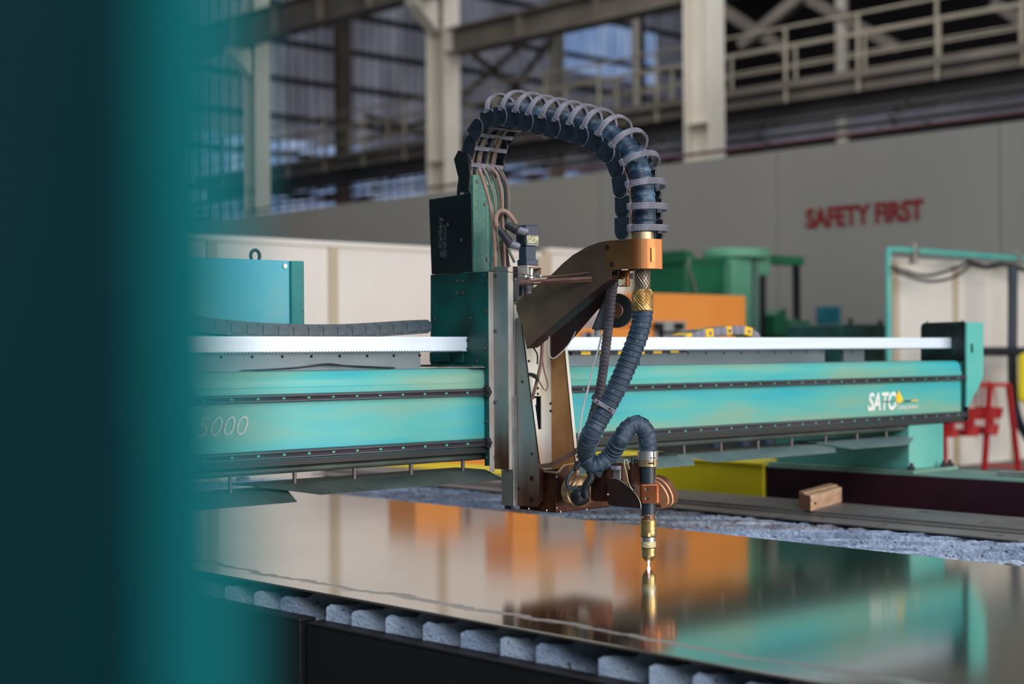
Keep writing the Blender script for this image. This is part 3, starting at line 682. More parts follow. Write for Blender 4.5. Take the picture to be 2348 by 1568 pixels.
# ---------------------------------------------------------------- side rail and yellow box
rb_ = thing('side_rail', (6.3, 4, 0), 'dark maroon box rail beam carrying the gantry behind the table', 'rail')
XM = 6.10
zt = P(2348, 1106, 'X', XM).z
obj('box_beam', MB().box(XM, XM + .40, 0, P(1757, 1100, 'X', XM).y, .1, zt), maroonbeam, rb_, .004)
obj('top_plate', MB().box(XM + .0, XM + .42, 0, 4.85, zt, zt + .006), padgreen, rb_)
obj('rail_foot', MB().box(XM, XM + .4, 1, 1.3, 0, .1).box(XM, XM + .4, 4, 4.3, 0, .1), maroonbeam, rb_)
mb = MB().box(XM + .15, XM + .22, 0, 3.6, zt + .006, zt + .03)
obj('guide_rail', mb, steel, rb_, .004)
yy = P(1757, 1100, 'X', XM).y
mb = MB().box(XM - .01, XM + .38, yy + .01, 6.1, 0, P(1757, 1066, 'X', XM).z)
yg = thing('yellow_box', (6.3, 6, 0), 'long bright yellow box beam behind the table, left of the maroon rail', 'beam')
obj('yellow_panel', mb, yellowm, yg, .006)
obj('yellow_panel', MB().box(XM - .01, XM + .38, 6.12, 7.6, 0, .866), yellowm, yg, .006)
obj('top_lip', MB().box(XM - .02, XM + .3, yy + .01, 6.1, P(1757, 1066, 'X', XM).z, P(1757, 1066, 'X', XM).z + .008), yellowm, yg)


# ================================================================ GANTRY
ga = thing('cutting_gantry', (4.6, 4.2, .97), 'long teal gantry beam lettered 5000 with dark rails and white bar', 'gantry')
XL, XR = 1.6, 6.64
def profile(x0, x1, pts, m, name, parent=ga, smooth=None, bevel=0, label=None):
    return obj(name, MB().prism([(x0, a, b) for a, b in pts], (x1 - x0, 0, 0)), m, parent, bevel, smooth, label)
arc = lambda cy, cz, r, a0, a1, n=6: [(cy + r * math.cos(math.radians(a0 + (a1 - a0) * i / n)), cz + r * math.sin(math.radians(a0 + (a1 - a0) * i / n))) for i in range(n + 1)]
pts = [(4.36, 1.21), (4.36, 1.499)] + arc(4.035, 1.464, .035, 90, 180) + [(4.0, 1.452), (3.995, 1.449), (3.995, 1.41), (4.0, 1.406), (4.0, 1.21)]
profile(XL, XR - .012, pts, teal, 'beam_body', smooth=1)
def railp(z0, z1, name):
    o = profile(XL, XR + .006, [(3.997, z0), (3.997, z1), (3.980, z1 - .004), (3.980, z1 - .008), (3.984, (z0 + z1) / 2), (3.980, z0 + .008), (3.980, z0 + .004)], railm, name)
    src = None; x = XL + .05
    while x < XR:
        inst('rail_cap', DOT, face_mtx((x, 3.9835, (z0 + z1) / 2), NY), o); x += .093
    return o
railp(1.405, 1.432, 'upper_rail'); railp(1.232, 1.261, 'lower_rail')
profile(XL, XR, [(3.999, 1.21), (3.99, 1.213), (3.99, 1.23), (3.999, 1.23)], darksteel, 'lower_edge')
obj('lower_tube', MB().cyl((XL, 4.03, 1.198), (6.2, 4.03, 1.198), .012), skirtm, ga, smooth=1)
obj('beam_end_cap', MB().box(XR - .012, XR, 3.995, 4.36, 1.215, 1.495), darkteal, ga)
# perforated rack strip above the beam and white linear bar
def rack(x0, x1, y0, name='rack_strip'):
    o = profile(x0, x1, [(y0, 1.500), (y0, 1.556), (y0 + .006, 1.558), (y0 + .02, 1.503)], rackm, name)
    x = x0 + .06
    while x < x1:
        inst('hole', HOLE, face_mtx((x, y0 - .0005, 1.545), NY), o); x += .112
    return o
rack(1.9, 3.42, 4.12); rack(3.86, 4.46, 4.12); rack(4.52, 5.72, 4.12)
rack(5.86, 6.02, 4.12)
obj('white_bar', MB().box(1.6, 3.6, 4.085, 4.10, 1.558, 1.608), alu, ga, .0008, label='bright aluminium bar left of the carriage')
Xe = P(2181, 784, 'Y', 4.085).x
obj('white_bar', MB().box(3.75, Xe, 4.085, 4.10, 1.558, 1.608), alu, ga, .0008, label='bright aluminium bar right of the carriage')
mb = MB(); x = 1.62
while x < 3.58: mb.box(x, x + .006, 4.082, 4.085, 1.556, 1.561); x += .0125
x = 3.77
while x < Xe: mb.box(x, x + .006, 4.082, 4.085, 1.556, 1.561); x += .0125
o = obj('tooth_belt', mb, rackm, ga); o['kind'] = 'stuff'
# end plate
yA = P(2113, 760, 'X', Xe).y; yB = P(2222, 760, 'X', Xe).y; zT = P(2160, 740, 'X', Xe).z
yp = 4.0
pt = lambda a, b: (Xe, P(a, b, 'X', Xe).y, P(a, b, 'X', Xe).z)
poly = [(2111, 980), (2111, 752), (2113, 744), (2119, 740), (2208, 737), (2215, 742), (2217, 770), (2219, 780), (2228, 790), (2229, 806), (2220, 817), (2218, 830), (2218, 962), (2210, 965)]
obj('end_plate', MB().prism([pt(*q) for q in poly], (.012, 0, 0)), mat('sooty_green_plate', S(26, 28, 26), S(12, 74, 66), .5, 0, 9, contrast=(.5, .72)), ga, .001)
for q in ((2126, 739), (2207, 736)):
    c = P(*q, 'X', Xe); obj('grub_screw', MB().cyl(c - Vector((0, 0, .005)), c + Vector((0, 0, .006)), .004, n=8), darksteel, ga)
xe2 = P(2222, 784, 'Y', 3.98).x
poly = [(2218, 739), (2255, 740), (2255, 862), (2243, 890), (2219, 933), (2217, 933)]
obj('end_bracket', MB().prism([P(*q, 'Y', 3.98) for q in poly], (0, .012, 0)), tealflat, ga, .001)
# logo lettering on the beam face
def ont(px, py): return P(px, py, 'Y', 3.994)
a = ont(1992, 940); b = ont(2059, 939)
text('lettering', 'SATO', whiteletter, ga, (a.x, 3.9985, ont(2020, 939.5).z), (1, 0, 0), (0, 0, 1), .108, b.x - a.x, shear=.25, bold=.003, label='white lettering SATO')
L1 = [(2060, 894.5), (2053, 918), (2060, 925)]; L2 = [(2060, 894.5), (2060, 925), (2071, 918)]
obj('logo_mark', MB().prism([ont(*q) for q in L1], (0, -.0015, 0)), logogold, ga); obj('logo_mark', MB().prism([ont(*q) for q in L2], (0, -.0015, 0)), logoyellow, ga)
obj('logo_line', MB().prism([ont(2028, 920), ont(2046, 919.5), ont(2046, 921.5), ont(2028, 922)], (0, -.0012, 0)), railm, ga)
obj('logo_dot', MB().cyl(ont(2072, 919), ont(2072, 919) + Vector((0, -.0015, 0)), .0035, n=12), redstand, ga)
obj('logo_small_line', MB().prism([ont(2075, 918), ont(2089, 917.2), ont(2089, 920.2), ont(2075, 921)], (0, -.0012, 0)), railm, ga)
obj('logo_small_line', MB().prism([ont(2089, 917.2), ont(2104, 916.4), ont(2104, 919.6), ont(2089, 920.2)], (0, -.0012, 0)), logogold, ga)
a = ont(2059, 938); b = ont(2106, 938)
text('lettering', 'Cutting Systems', whiteletter, ga, (a.x, 3.9985, ont(2059, 938.5).z), (1, 0, 0), (0, 0, 1), .030, b.x - a.x, shear=.1, label='small white lettering Cutting Systems')
a = ont(452, 1000); b = ont(572, 996)
text('lettering', '5000', greyletter, ga, (a.x, 3.9985, ont(520, 999).z), (1, 0, 0), (0, 0, 1), .083, b.x - a.x, shear=.28, label='silver grey numerals 5000')
# end carriage leg on the side rail
zr = zt + .006
obj('end_leg', MB().box(6.19, 6.478, 4.0, 4.75, zr + .012, 1.212), mat('leg_paint', S(112, 178, 162), S(80, 160, 150), .5, 0, 3, spot=S(70, 110, 96), spot_scale=60, spot_lo=.72), ga, .006)
obj('leg_foot', MB().box(6.13, 6.50, 3.94, 4.8, zr, zr + .014), padgreen, ga, .002)
for px, py in ((6.16, 3.97), (6.42, 3.965), (6.48, 3.97)):
    obj('anchor_bolt', MB().cyl((px, py, zr + .013), (px, py, zr + .03), .016, n=6).cyl((px, py, zr + .03), (px, py, zr + .045), .008, n=8), darksteel, ga)
obj('far_leg', MB().box(1.7, 1.95, 4.0, 5.0, .8, 1.21), tealflat, ga)

# spatter deflector plates with hanger rods
def skirt(x0, x1, zz_, m, label, c0=.05, c1=.05, rods=()):
    t = thing('deflector_plate', ((x0 + x1) / 2, 4.05, zz_ - .03), label, 'plate', 'spatter deflector plates under the gantry beam')
    z = zz_; th = .003
    top = [(x0, 4.17, z), (x1, 4.17, z), (x1, 4.02, z), (x0 + 0, 4.02, z)]
    obj('flat_sheet', MB().prism(top, (0, 0, th)), m, t)
    lip = [(x0, 4.02, z), (x1, 4.02, z), (x1 - c1, 3.925, z - .028), (x0 + c0, 3.925, z - .028)]
    obj('sloping_lip', MB().prism(lip, (0, -.0015, th)), m, t)
    for rx in rods:
        obj('hanger_rod', MB().cyl((rx, 4.03, z), (rx, 4.03, 1.19), .0065, n=10), mat('rod_steel', S(96, 84, 80), S(120, 108, 100), .4, .4, 10), t, smooth=1)
    return t
rx = lambda px: P(px, 1060, 'Y', 4.03).x
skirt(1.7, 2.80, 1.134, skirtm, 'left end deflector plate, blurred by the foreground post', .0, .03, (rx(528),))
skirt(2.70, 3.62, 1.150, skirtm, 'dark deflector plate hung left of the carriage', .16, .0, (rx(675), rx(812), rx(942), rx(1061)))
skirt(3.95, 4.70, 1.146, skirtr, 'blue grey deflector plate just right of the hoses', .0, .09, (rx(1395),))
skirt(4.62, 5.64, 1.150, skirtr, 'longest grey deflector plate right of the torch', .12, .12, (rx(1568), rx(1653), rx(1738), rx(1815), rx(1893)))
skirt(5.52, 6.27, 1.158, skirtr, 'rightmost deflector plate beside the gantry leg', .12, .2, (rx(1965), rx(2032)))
# striped flexible cover and drag chains on the beam
hz = thing('hazard_cable_chain', (5.0, 4.3, 1.5), 'grey cable chain with yellow marks lying behind the white bar', 'chain')
cpts = [P(*q, 'Y', 4.35) for q in ((1560, 785), (1600, 770), (1640, 762), (1680, 758), (1712, 758), (1735, 768), (1745, 790), (1740, 812))]
cs = spline(cpts, .045)
for i in range(len(cs) - 1):
    a = cs[i]; b = cs[i + 1]; d = (b - a).normalized(); nrm = Vector((0, 1, 0)); up_ = nrm.cross(d)
    if up_.z < 0 and d.x > 0: up_ = -up_
    q = [a - d * .006 - up_ * .02, b + d * .006 - up_ * .02, b + d * .006 + up_ * .02, a - d * .006 + up_ * .02]
    obj('chain_link', MB().prism([p + Vector((0, .003 * (i % 2), 0)) for p in q], (0, .09, 0)), logogold if i % 3 == 1 else chaingrey, hz, .006)
    if i % 3 == 1: obj('pin', MB().cyl((a + b) / 2 + Vector((0, -.004, 0)), (a + b) / 2, .007, n=10), chaingrey, hz)
# dark cable loops hanging from the belt
for i, (p0, p1, dp) in enumerate((((1300, 806), (1440, 806), 8), ((1690, 812), (1800, 822), 4))):
    pass
hb = thing('hazard_strip', (4.3, 4.105, 1.54), 'yellow and black striped strip sagging under the white bar', 'strip')
sx = P(1310, 810, 'Y', 4.11).x; k = 0
while sx < P(1560, 810, 'Y', 4.11).x:
    tt = (sx - 3.9) / .8; dz = -.006 * math.sin(max(0, min(1, tt)) * math.pi)
    obj('stripe', MB().prism([(sx, 4.108, 1.556), (sx + .05, 4.108, 1.556), (sx + .05, 4.108, 1.548 + dz), (sx, 4.108, 1.548 + dz)], (0, .004, 0)), logogold if k % 2 else black, hb)
    sx += .05; k += 1
# horizontal drag chain left of the carriage
dch = thing('drag_chain', (2.6, 4.25, 1.6), 'grey horizontal drag chain lying above the bar left of the carriage', 'chain')
pp = spline([P(*q, 'Y', 4.24) for q in ((330, 716), (420, 736), (500, 748), (600, 757), (700, 760), (800, 759), (880, 755), (985, 748))], .058)
lnk = None
for i in range(len(pp) - 1):
    a = pp[i]; b = pp[i + 1]; d = (b - a); c = (a + b) / 2
    if lnk is None:
        h2 = .024
        out = [(-.034, -h2), (.016, -h2)] + [(.016 + h2 * math.sin(t), -h2 * math.cos(t)) for t in np.linspace(.3, math.pi - .3, 6)] + [(.016, h2), (-.034, h2)]
        m_ = MB().prism([(x_, 0, z_) for x_, z_ in out], (0, .1, 0))
        m_.prism([(x_ * .6 + .006, -.003, z_ * .62) for x_, z_ in out], (0, .003, 0))
        me = bpy.data.meshes.new('chain_link'); me.from_pydata([tuple(v) for v in m_.v], [], m_.f); me.materials.append(mat('dusty_chain', S(70, 78, 84), S(96, 102, 106), .55, 0, 20))
        bm = bmesh.new(); bm.from_mesh(me); bmesh.ops.recalc_face_normals(bm, faces=bm.faces); bm.to_mesh(me); bm.free()
        class Q_: pass
        lnk = Q_(); lnk.data = me
    mt = Matrix.Rotation(-math.atan2(d.z, d.x), 4, 'Y'); mt.translation = c + Vector((0, -.0015 * (i % 2), 0)); inst('chain_link', lnk, mt, dch)
# teal cabinet on the gantry behind the bar
cb = thing('teal_cabinet', (2.6, 4.55, 1.5), 'light teal metal cabinet with a lifting eye on the gantry', 'cabinet')
xt = lambda px: X(px, 4.5)
ztop = P(663, 598, 'Y', 4.5).z
obj('cabinet_body', MB().box(1.7, xt(664), 4.5, 4.9, 1.36, ztop), tealcab, cb, .003)
x0 = xt(664); x1 = xt(682)
obj('corner_flange', MB().prism([(x0, 4.49, 1.36), (x0 + .035, 4.47, 1.36), (x1 + .02, 4.49, 1.36), (x1 + .02, 4.9, 1.36), (x0, 4.9, 1.36)], (0, 0, ztop - 1.36)), darkteal if 0 else mat('flange_teal', S(28, 120, 118), S(50, 140, 130), .45, 0, 4, spot=S(40, 70, 60), spot_scale=50, spot_lo=.66), cb, .003)
e = P(585, 592, 'Y', 4.55); ringp = [e + Vector((.018 * math.cos(t), 0, .008 + .02 * math.sin(t))) for t in np.linspace(-.6, math.pi + .6, 16)]
obj('lifting_eye', MB().tube(ringp, .006, 8), black, cb, smooth=1)
c = P(652, 610, 'Y', 4.5); obj('lock', MB().lathe(c, (0, -.006, 0), [(0, .009), (1, .008)], 14), steel, cb, smooth=1)
# dark cable bundle lying on the beam behind the bar
o = obj('cable_bundle', MB().tube(spline([(2.75, 4.11, 1.503), (2.9, 4.10, 1.509), (3.0, 4.10, 1.517), (3.1, 4.10, 1.513), (3.3, 4.11, 1.504)], .03), .0028, 6).tube(spline([(2.7, 4.112, 1.503), (2.9, 4.11, 1.508), (3.02, 4.105, 1.521), (3.12, 4.105, 1.51), (3.28, 4.113, 1.503)], .03), .002, 6), cabledark, smooth=1)
tag(o, 'thin brown cables tied together on top of the beam left of the carriage', 'cable')

# ================================================================ FOREGROUND POST
dpt = .41
def fp(px, py, d): return PD(px, py, d)
fpst = thing('foreground_post', PD(300, 1568, .5) - Vector((0, 0, .2)), 'out of focus dark teal post filling the left edge close to the lens', 'post')
n0 = Vector((RIGHT.x, RIGHT.y, 0)).normalized(); f0 = Vector((FWD.x, FWD.y, 0)).normalized(); lean = Vector((n0.x * .008, n0.y * .008, 0))
base = Vector(CAM) * 1.0
def q2(px, d): return (n0 * ((px - CX) / F * d)) + f0 * d
xb = 506
def prsm(pts, z0, z1):
    mb = MB(); k = len(pts)
    return mb.add([Vector((p.x, p.y, z0)) - lean * ((z0 - 1.55) * 1.0) for p in pts] + [Vector((p.x, p.y, z1)) - lean * ((z1 - 1.55) * 1.0) for p in pts],
                  [tuple(range(k))[::-1], tuple(range(k, 2 * k))] + [(i, (i + 1) % k, (i + 1) % k + k, i + k) for i in range(k)])
B_ = q2(388, .34); C_ = q2(558, .40); A_ = B_ - n0 * .50 + f0 * 1.2; D_ = C_ - n0 * .06 + f0 * .08; E_ = A_ + f0 * .12
obj('post_body', prsm([A_, B_, D_, E_], 0, 2.4), postm, fpst)
obj('post_edge', prsm([B_, C_, D_], 0, 2.4), postm, fpst)

# ================================================================ TORCH CARRIAGE
XS = 3.6
cg = thing('torch_carriage', (3.65, 4.1, 1.03), 'dark green torch carriage with rust stained lift column riding on the beam', 'carriage')
sp = lambda a, b: P(a, b, 'X', XS)
poly = [(987, 630), (1119, 622), (1119, 1068), (1111, 1068), (1111, 838), (987, 838)]
obj('side_plate', MB().prism([sp(*q) for q in poly], (.012, 0, 0)), mat('carriage_green', S(8, 84, 76), S(22, 44, 40), .4, .1, 5, (1, 1, 1), (.42, .62), spot=S(24, 24, 22), spot_scale=40, spot_lo=.68), cg, .001)
for q in ((1048, 645), (1061, 645), (1048, 672), (1061, 672), (997, 732), (1079, 730), (1090, 681), (1072, 780), (1072, 800), (1112, 631), (1114, 715), (1114, 798), (1003, 832), (1094, 830), (1115, 882), (1115, 966), (1116, 1049)):
    inst('bolt', BOLT, face_mtx(sp(*q) + Vector((-.0005, 0, 0)), NX), cg)
obj('cover_plate', MB().prism([sp(*q) + Vector((-.002, 0, 0)) for q in ((988, 808), (1035, 808), (1035, 830), (988, 830))], (-.004, 0, 0)), darkteal, cg, .001)
obj('cover_plate', MB().prism([sp(*q) + Vector((-.002, 0, 0)) for q in ((1040, 808), (1066, 808), (1066, 832), (1040, 832))], (-.004, 0, 0)), darkteal, cg, .001)
obj('carriage_ledge', MB().box(3.55, 3.61, 4.0, 4.3, 1.505, 1.512), darkteal, cg, .001)
obj('carriage_shelf', MB().box(3.616, 3.80, 4.06, 4.28, 1.54, 1.82), black, cg, .004)
obj('rear_plate', MB().box(3.612, 3.82, 3.978, 3.99, 1.17, 1.83), black, cg, .002)
for zc in (1.42, 1.247):
    obj('guide_roller', MB().box(3.585, 3.60, 3.965, 3.99, zc - .016, zc + .016).cyl((3.592, 3.965, zc), (3.592, 3.958, zc), .008), darksteel, cg, .002)
# black casing with maker's lettering
obj('black_casing', MB().prism([sp(983, 457), sp(1080, 442.5), sp(1083, 622), sp(989, 629)], (.05, 0, 0)), blackbox, cg, .002)
for q, sz, bd, t_, wdt in (((1024, 592), .022, .0, 'FINSTERWALDE', .118), ((1014, 570), .028, .0, 'Kjellberg', .112)):
    o0 = sp(*q) + Vector((-.0006, 0, 0)); 
    text('lettering', t_, dimletter, cg, o0 + Vector((0, 0, .0)), (0, 0, 1), (0, 1, 0), sz if 'F' in t_ else sz, wdt, shear=.25, depth=.0004, label='grey upright lettering ' + t_)
oc = sp(1013, 582) + Vector((-.0008, 0, 0))
ring = [oc + Vector((0, .008 * math.cos(a), .010 * math.sin(a))) for a in np.linspace(0, 2 * math.pi, 25)]
obj('round_emblem', MB().tube(ring, .0012, 6, cap=False).bar(oc + Vector((0, .007, .003)), oc + Vector((0, -.007, .003)), .0012, .0012).bar(oc + Vector((0, .007, -.003)), oc + Vector((0, -.007, -.003)), .0012, .0012).bar(oc + Vector((0, .007, 0)), oc + Vector((0, -.007, 0)), .0012, .0012), dimletter, cg)
for q in ((1027, 515), (1058, 551)):
    inst('bolt', BOLT, face_mtx(sp(*q), NX), cg)
# speckled back column (cabinet spine)
yk = sp(1084, 500).y
fy = lambda a, b, yy=yk: P(a, b, 'Y', yy)
c0 = fy(1083, 400); c1 = fy(1118, 400); c2 = fy(1160, 400); zb0 = fy(1083, 622).z
prof = [(c0.x + .003, yk), (c1.x - .006, yk), (c1.x, yk + .006), (c1.x + .01, yk + .02), (c1.x + .022, yk + .02), (c1.x + .03, yk + .008), (c2.x, yk + .008), (c2.x, yk + .05), (c0.x + .003, yk + .05)]
obj('back_column', MB().prism([(a, b, zb0 - .02) for a, b in prof], (0, 0, c0.z - zb0 + .02)), speck, cg, .001)
for q in ((1094, 416), (1112, 469), (1117, 594)):
    inst('bolt', BOLT, face_mtx(fy(*q), NY), cg)
# lift column (stained aluminium) in front
Y1 = sp(1119, 784).y; X2 = P(1130, 784, 'Y', Y1).x; Y2 = P(1164, 784, 'X', X2).y; X3 = P(1176, 784, 'Y', Y2).x
zt1 = P(1150, 622, 'X', X2).z; zb1 = P(1150, 1076, 'X', X2).z; zt2 = P(1150, 609, 'X', X2).z
obj('edge_strip', MB().box(3.602, X2 + .001, Y1 - .004, Y1, zb1 - .01, zt1), rustedge, cg, .001)
obj('lift_column', MB().box(X2, X3, Y2, Y1 + .0, zb1, zt2), rustgrey, cg, .0015)
obj('front_strip', MB().box(X2 + .001, X3, Y2 - .004, Y2, zb1, zt2 - .001), rustedge, cg, .0015)
for py in (632, 759, 922, 1048):
    inst('bolt', BOLT, face_mtx(P(1136, py, 'X', X2), NX), cg)
xb_ = X3 - .012
obj('inner_slide', MB().box(xb_, xb_ + .018, Y2 - .012, Y2 + .05, P(1172, 1160, 'X', xb_).z, zb1 + .25), steel, cg, .001)
obj('slide_wiper', MB().box(xb_ - .004, xb_ + .008, Y2 - .004, Y2 + .03, P(1172, 1160, 'X', xb_).z - .012, P(1172, 1160, 'X', xb_).z), black, cg, .001)

# slanted U bracket (the torch lift bracket)
X4 = 3.654; YW = 3.903; X5 = 3.826
lb = thing('lift_bracket', (3.74, 3.85, 1.02), 'rust stained white U shaped bracket hanging in front of the lift column', 'bracket')
f4 = lambda a, b: P(a, b, 'X', X4); f5 = lambda a, b: P(a, b, 'X', X5)
pa = [f4(1181, 732), f4(1188, 727), f4(1196, 735), f4(1240, 1075), f4(1239, 1150), f4(1232, 1162), f4(1180, 1160)]
obj('left_flange', MB().prism(pa, (.004, 0, 0)), rustgrey, lb, .0008)
lip = [f4(1196, 735), f4(1200, 736)]
def lipface(X_, top, bot, wd, name):
    a = P(*top, 'X', X_); b = P(*bot, 'X', X_)
    obj(name, MB().prism([a, a + Vector((wd, 0, 0)), b + Vector((wd, 0, 0)), b], (0, .006, 0)), rustwhite, lb, .0008)
    return a, b
a4, b4 = lipface(X4, (1196, 735), (1240, 1075), .013, 'left_lip')
obj('left_lip_foot', MB().prism([b4, b4 + Vector((.013, 0, 0)), b4 + Vector((.013, 0, -.11)), b4 + Vector((0, 0, -.11))], (0, .006, 0)), brownm, lb, .0008)
pb = [f5(1263, 700), f5(1286, 700), f5(1322, 1080), f5(1322, 1100), f5(1263, 1100)]
obj('right_flange', MB().prism(pb, (.004, 0, 0)), mat('rusty_inner', S(150, 96, 44), S(206, 160, 104), .45, .1, 4.5, (1, 1, .4), (.4, .66)), lb, .0008)
a5, b5 = lipface(X5, (1286, 700), (1323, 1085), .013, 'right_lip')
# web with slot
wz = lambda py: P(1240, py, 'Y', YW).z; wx = lambda px: P(px, 900, 'Y', YW).x
s0, s1, t0, t1 = wx(1222), wx(1241), wz(908), wz(984)
mb = MB().box(X4, s0, YW, YW + .004, wz(1100), wz(700)).box(s1, X5, YW, YW + .004, wz(1100), wz(700)).box(s0, s1, YW, YW + .004, wz(1100), t1).box(s0, s1, YW, YW + .004, t0, wz(700))
obj('web_plate', mb, rustwhite, lb)
obj('slot_recess', MB().box(s0 - .01, s1 + .12, YW + .03, YW + .034, t1 - .02, t0 + .02), darkhole, lb)
obj('slot_clip', MB().box(s0, s0 + .012, YW - .004, YW + .02, wz(928), wz(912)), steel, lb, .001)
for X_, pts_ in ((X4, [(1199, 748), (1208, 828), (1231, 1052)]), (X5, [(1294, 826), (1320, 1047)])):
    for q in pts_: inst('hole', HOLE, face_mtx(P(*q, 'X', X_) + Vector((.009, -.0008, 0)), NY), lb)
for q in ((1233, 890), (1233, 903), (1262, 925), (1262, 942)): inst('hole', HOLE, face_mtx(P(*q, 'Y', YW) + Vector((0, -.0005, 0)), NY), lb)
for q in ((1198, 875), (1220, 1040), (1190, 1120)): inst('hole', HOLE, face_mtx(f4(*q) + Vector((-.0005, 0, 0)), NX), lb)
BIG = bolt_src('bolt', brownm, .009, .004)
for q in ((1220, 1096), (1220, 1145)): inst('bolt', BIG, face_mtx(f4(*q), NX), lb)
def ctube(name, pts, dep, r, m, parent, label=None, cat=None, group=None, step=.012):
    path = spline([PD(px, py, dep if not isinstance(dep, (list, tuple)) else dep[i]) for i, (px, py) in enumerate(pts)], step)
    o = obj(name, MB().tube(path, r, 8), m, parent, smooth=1)
    if cat: tag(o, label, cat, group)
    return o
for i, (pts_, r, m) in enumerate((([(1243, 760), (1242, 820), (1232, 870), (1220, 915)], .006, brownpipe), ([(1240, 758), (1246, 840), (1256, 880), (1250, 896), (1234, 872), (1218, 862)], .0025, brownpipe),
                          ([(1222, 796), (1232, 812), (1232, 835)], .003, cabledark), ([(1262, 740), (1258, 800), (1268, 822), (1300, 795), (1320, 760)], .0015, clearTube))):
    ctube('hose_tube', pts_, 5.27 if i < 3 else 5.2, r, m, lb)
obj('air_fitting', MB().tube(spline([PD(1215, 858, 5.3), PD(1226, 861, 5.26), PD(1234, 872, 5.25)], .008), .006, 8), darksteel, lb, smooth=1)
for i in range(3):
    ctube('supply_tube', [(1228, 1066 + i * 2), (1262, 1062 + i * 4), (1290, 1048 + i * 4), (1322, 1028 + i * 5)], [5.28, 5.2, 5.16, 5.14], .0032, brownpipe, lb)

# ---- copper ring bracket and sheet arm
ab = thing('copper_arm', (3.65, 3.6, 1.7), 'heat tinted copper sheet arm with a round hose collar numbered 1', 'bracket')
XA = 3.60
fa = lambda a, b, X_=XA: P(a, b, 'X', X_)
poly = [(1183, 695), (1205, 672), (1240, 648), (1266, 628), (1290, 604), (1314, 584), (1345, 566), (1372, 556), (1398, 551), (1402, 616), (1400, 640), (1392, 645), (1300, 722), (1208, 800), (1196, 745), (1184, 712)]
obj('near_cheek', MB().prism([fa(*q) for q in poly], (.003, 0, 0)), coppdark, ab, .0008)
XB = 3.76
fb = lambda a, b: P(a, b, 'X', XB)
poly2 = [(1262, 826), (1296, 796), (1340, 745), (1385, 693), (1424, 648), (1424, 610), (1380, 600), (1330, 640), (1290, 680), (1262, 740)]
obj('far_cheek', MB().prism([fb(*q) for q in poly2], (.003, 0, 0)), maroonm, ab, .0008)
# sloping underside folding from the near cheek
e0 = fa(1345, 652); e1 = fa(1392, 645); e2 = fa(1208, 800)
obj('bottom_fold', MB().prism([e2, e1, e1 + Vector((.05, 0, .004)), e2 + Vector((.05, 0, .004))], (0, 0, .003)), maroonm, ab, .0008)
# ring
Yc = P(1400, 584, 'X', XA).y
zT_ = P(1470, 549, 'X', 3.64).z; zB_ = P(1470, 617, 'X', 3.64).z
yf = P(1523, 584, 'Y', 3.26); 
Yf = 3.262; Xr = P(1523, 584, 'Y', Yf).x
R_ = .055
XC = XA - .002
outer = [(XC, Yc + .018), (XC, Yf + R_)] + [(XC + R_ - R_ * math.cos(t), Yf + R_ - R_ * math.sin(t)) for t in np.linspace(.15, math.pi / 2, 9)] + [(Xr - .012, Yf)] + [(Xr - .012 + .012 * math.sin(t), Yf + .012 - .012 * math.cos(t)) for t in np.linspace(.3, math.pi / 2, 4)] + [(Xr, Yf + .15)]
def offs(pts, th):
    res = []
    for i, p in enumerate(pts):
        a = Vector(pts[max(i - 1, 0)]); b = Vector(pts[min(i + 1, len(pts) - 1)]); d = (b - a).normalized(); n = Vector((-d.y, d.x)); res.append((p[0] + n.x * th, p[1] + n.y * th))
    return res
inn = offs(outer, .003)
loop = outer + inn[::-1]
mb = MB()
for i in range(len(outer) - 1):
    q = [outer[i], outer[i + 1], inn[i + 1], inn[i]]
    mb.prism([(a, b, zB_) for a, b in q], (0, 0, zT_ - zB_))
obj('hose_collar', mb, copper, ab, smooth=1)
obj('collar_floor', MB().box(XA + .004, Xr - .004, Yf + .06, Yf + .16, zB_ + .012, zB_ + .015), coppdark, ab)
for q in ((1394, 567), (1404, 606)):
    inst('bolt', BIG, face_mtx(fa(*q) + Vector((-.001, 0, 0)), NX), ab)
for q in ((1413, 612), (1426, 611)): inst('bolt', HOLE, face_mtx(fa(*q) + Vector((-.001, 0, 0)), NX), ab)
o1 = P(1494, 600, 'Y', Yf - .001)
text('numeral', '1', mat('gold_numeral', S(232, 172, 84), None, .45, .3), ab, (o1.x, Yf - .0012, o1.z), (1, 0, 0), (0, 0, 1), .064, .015, depth=.0006, label='golden numeral 1')

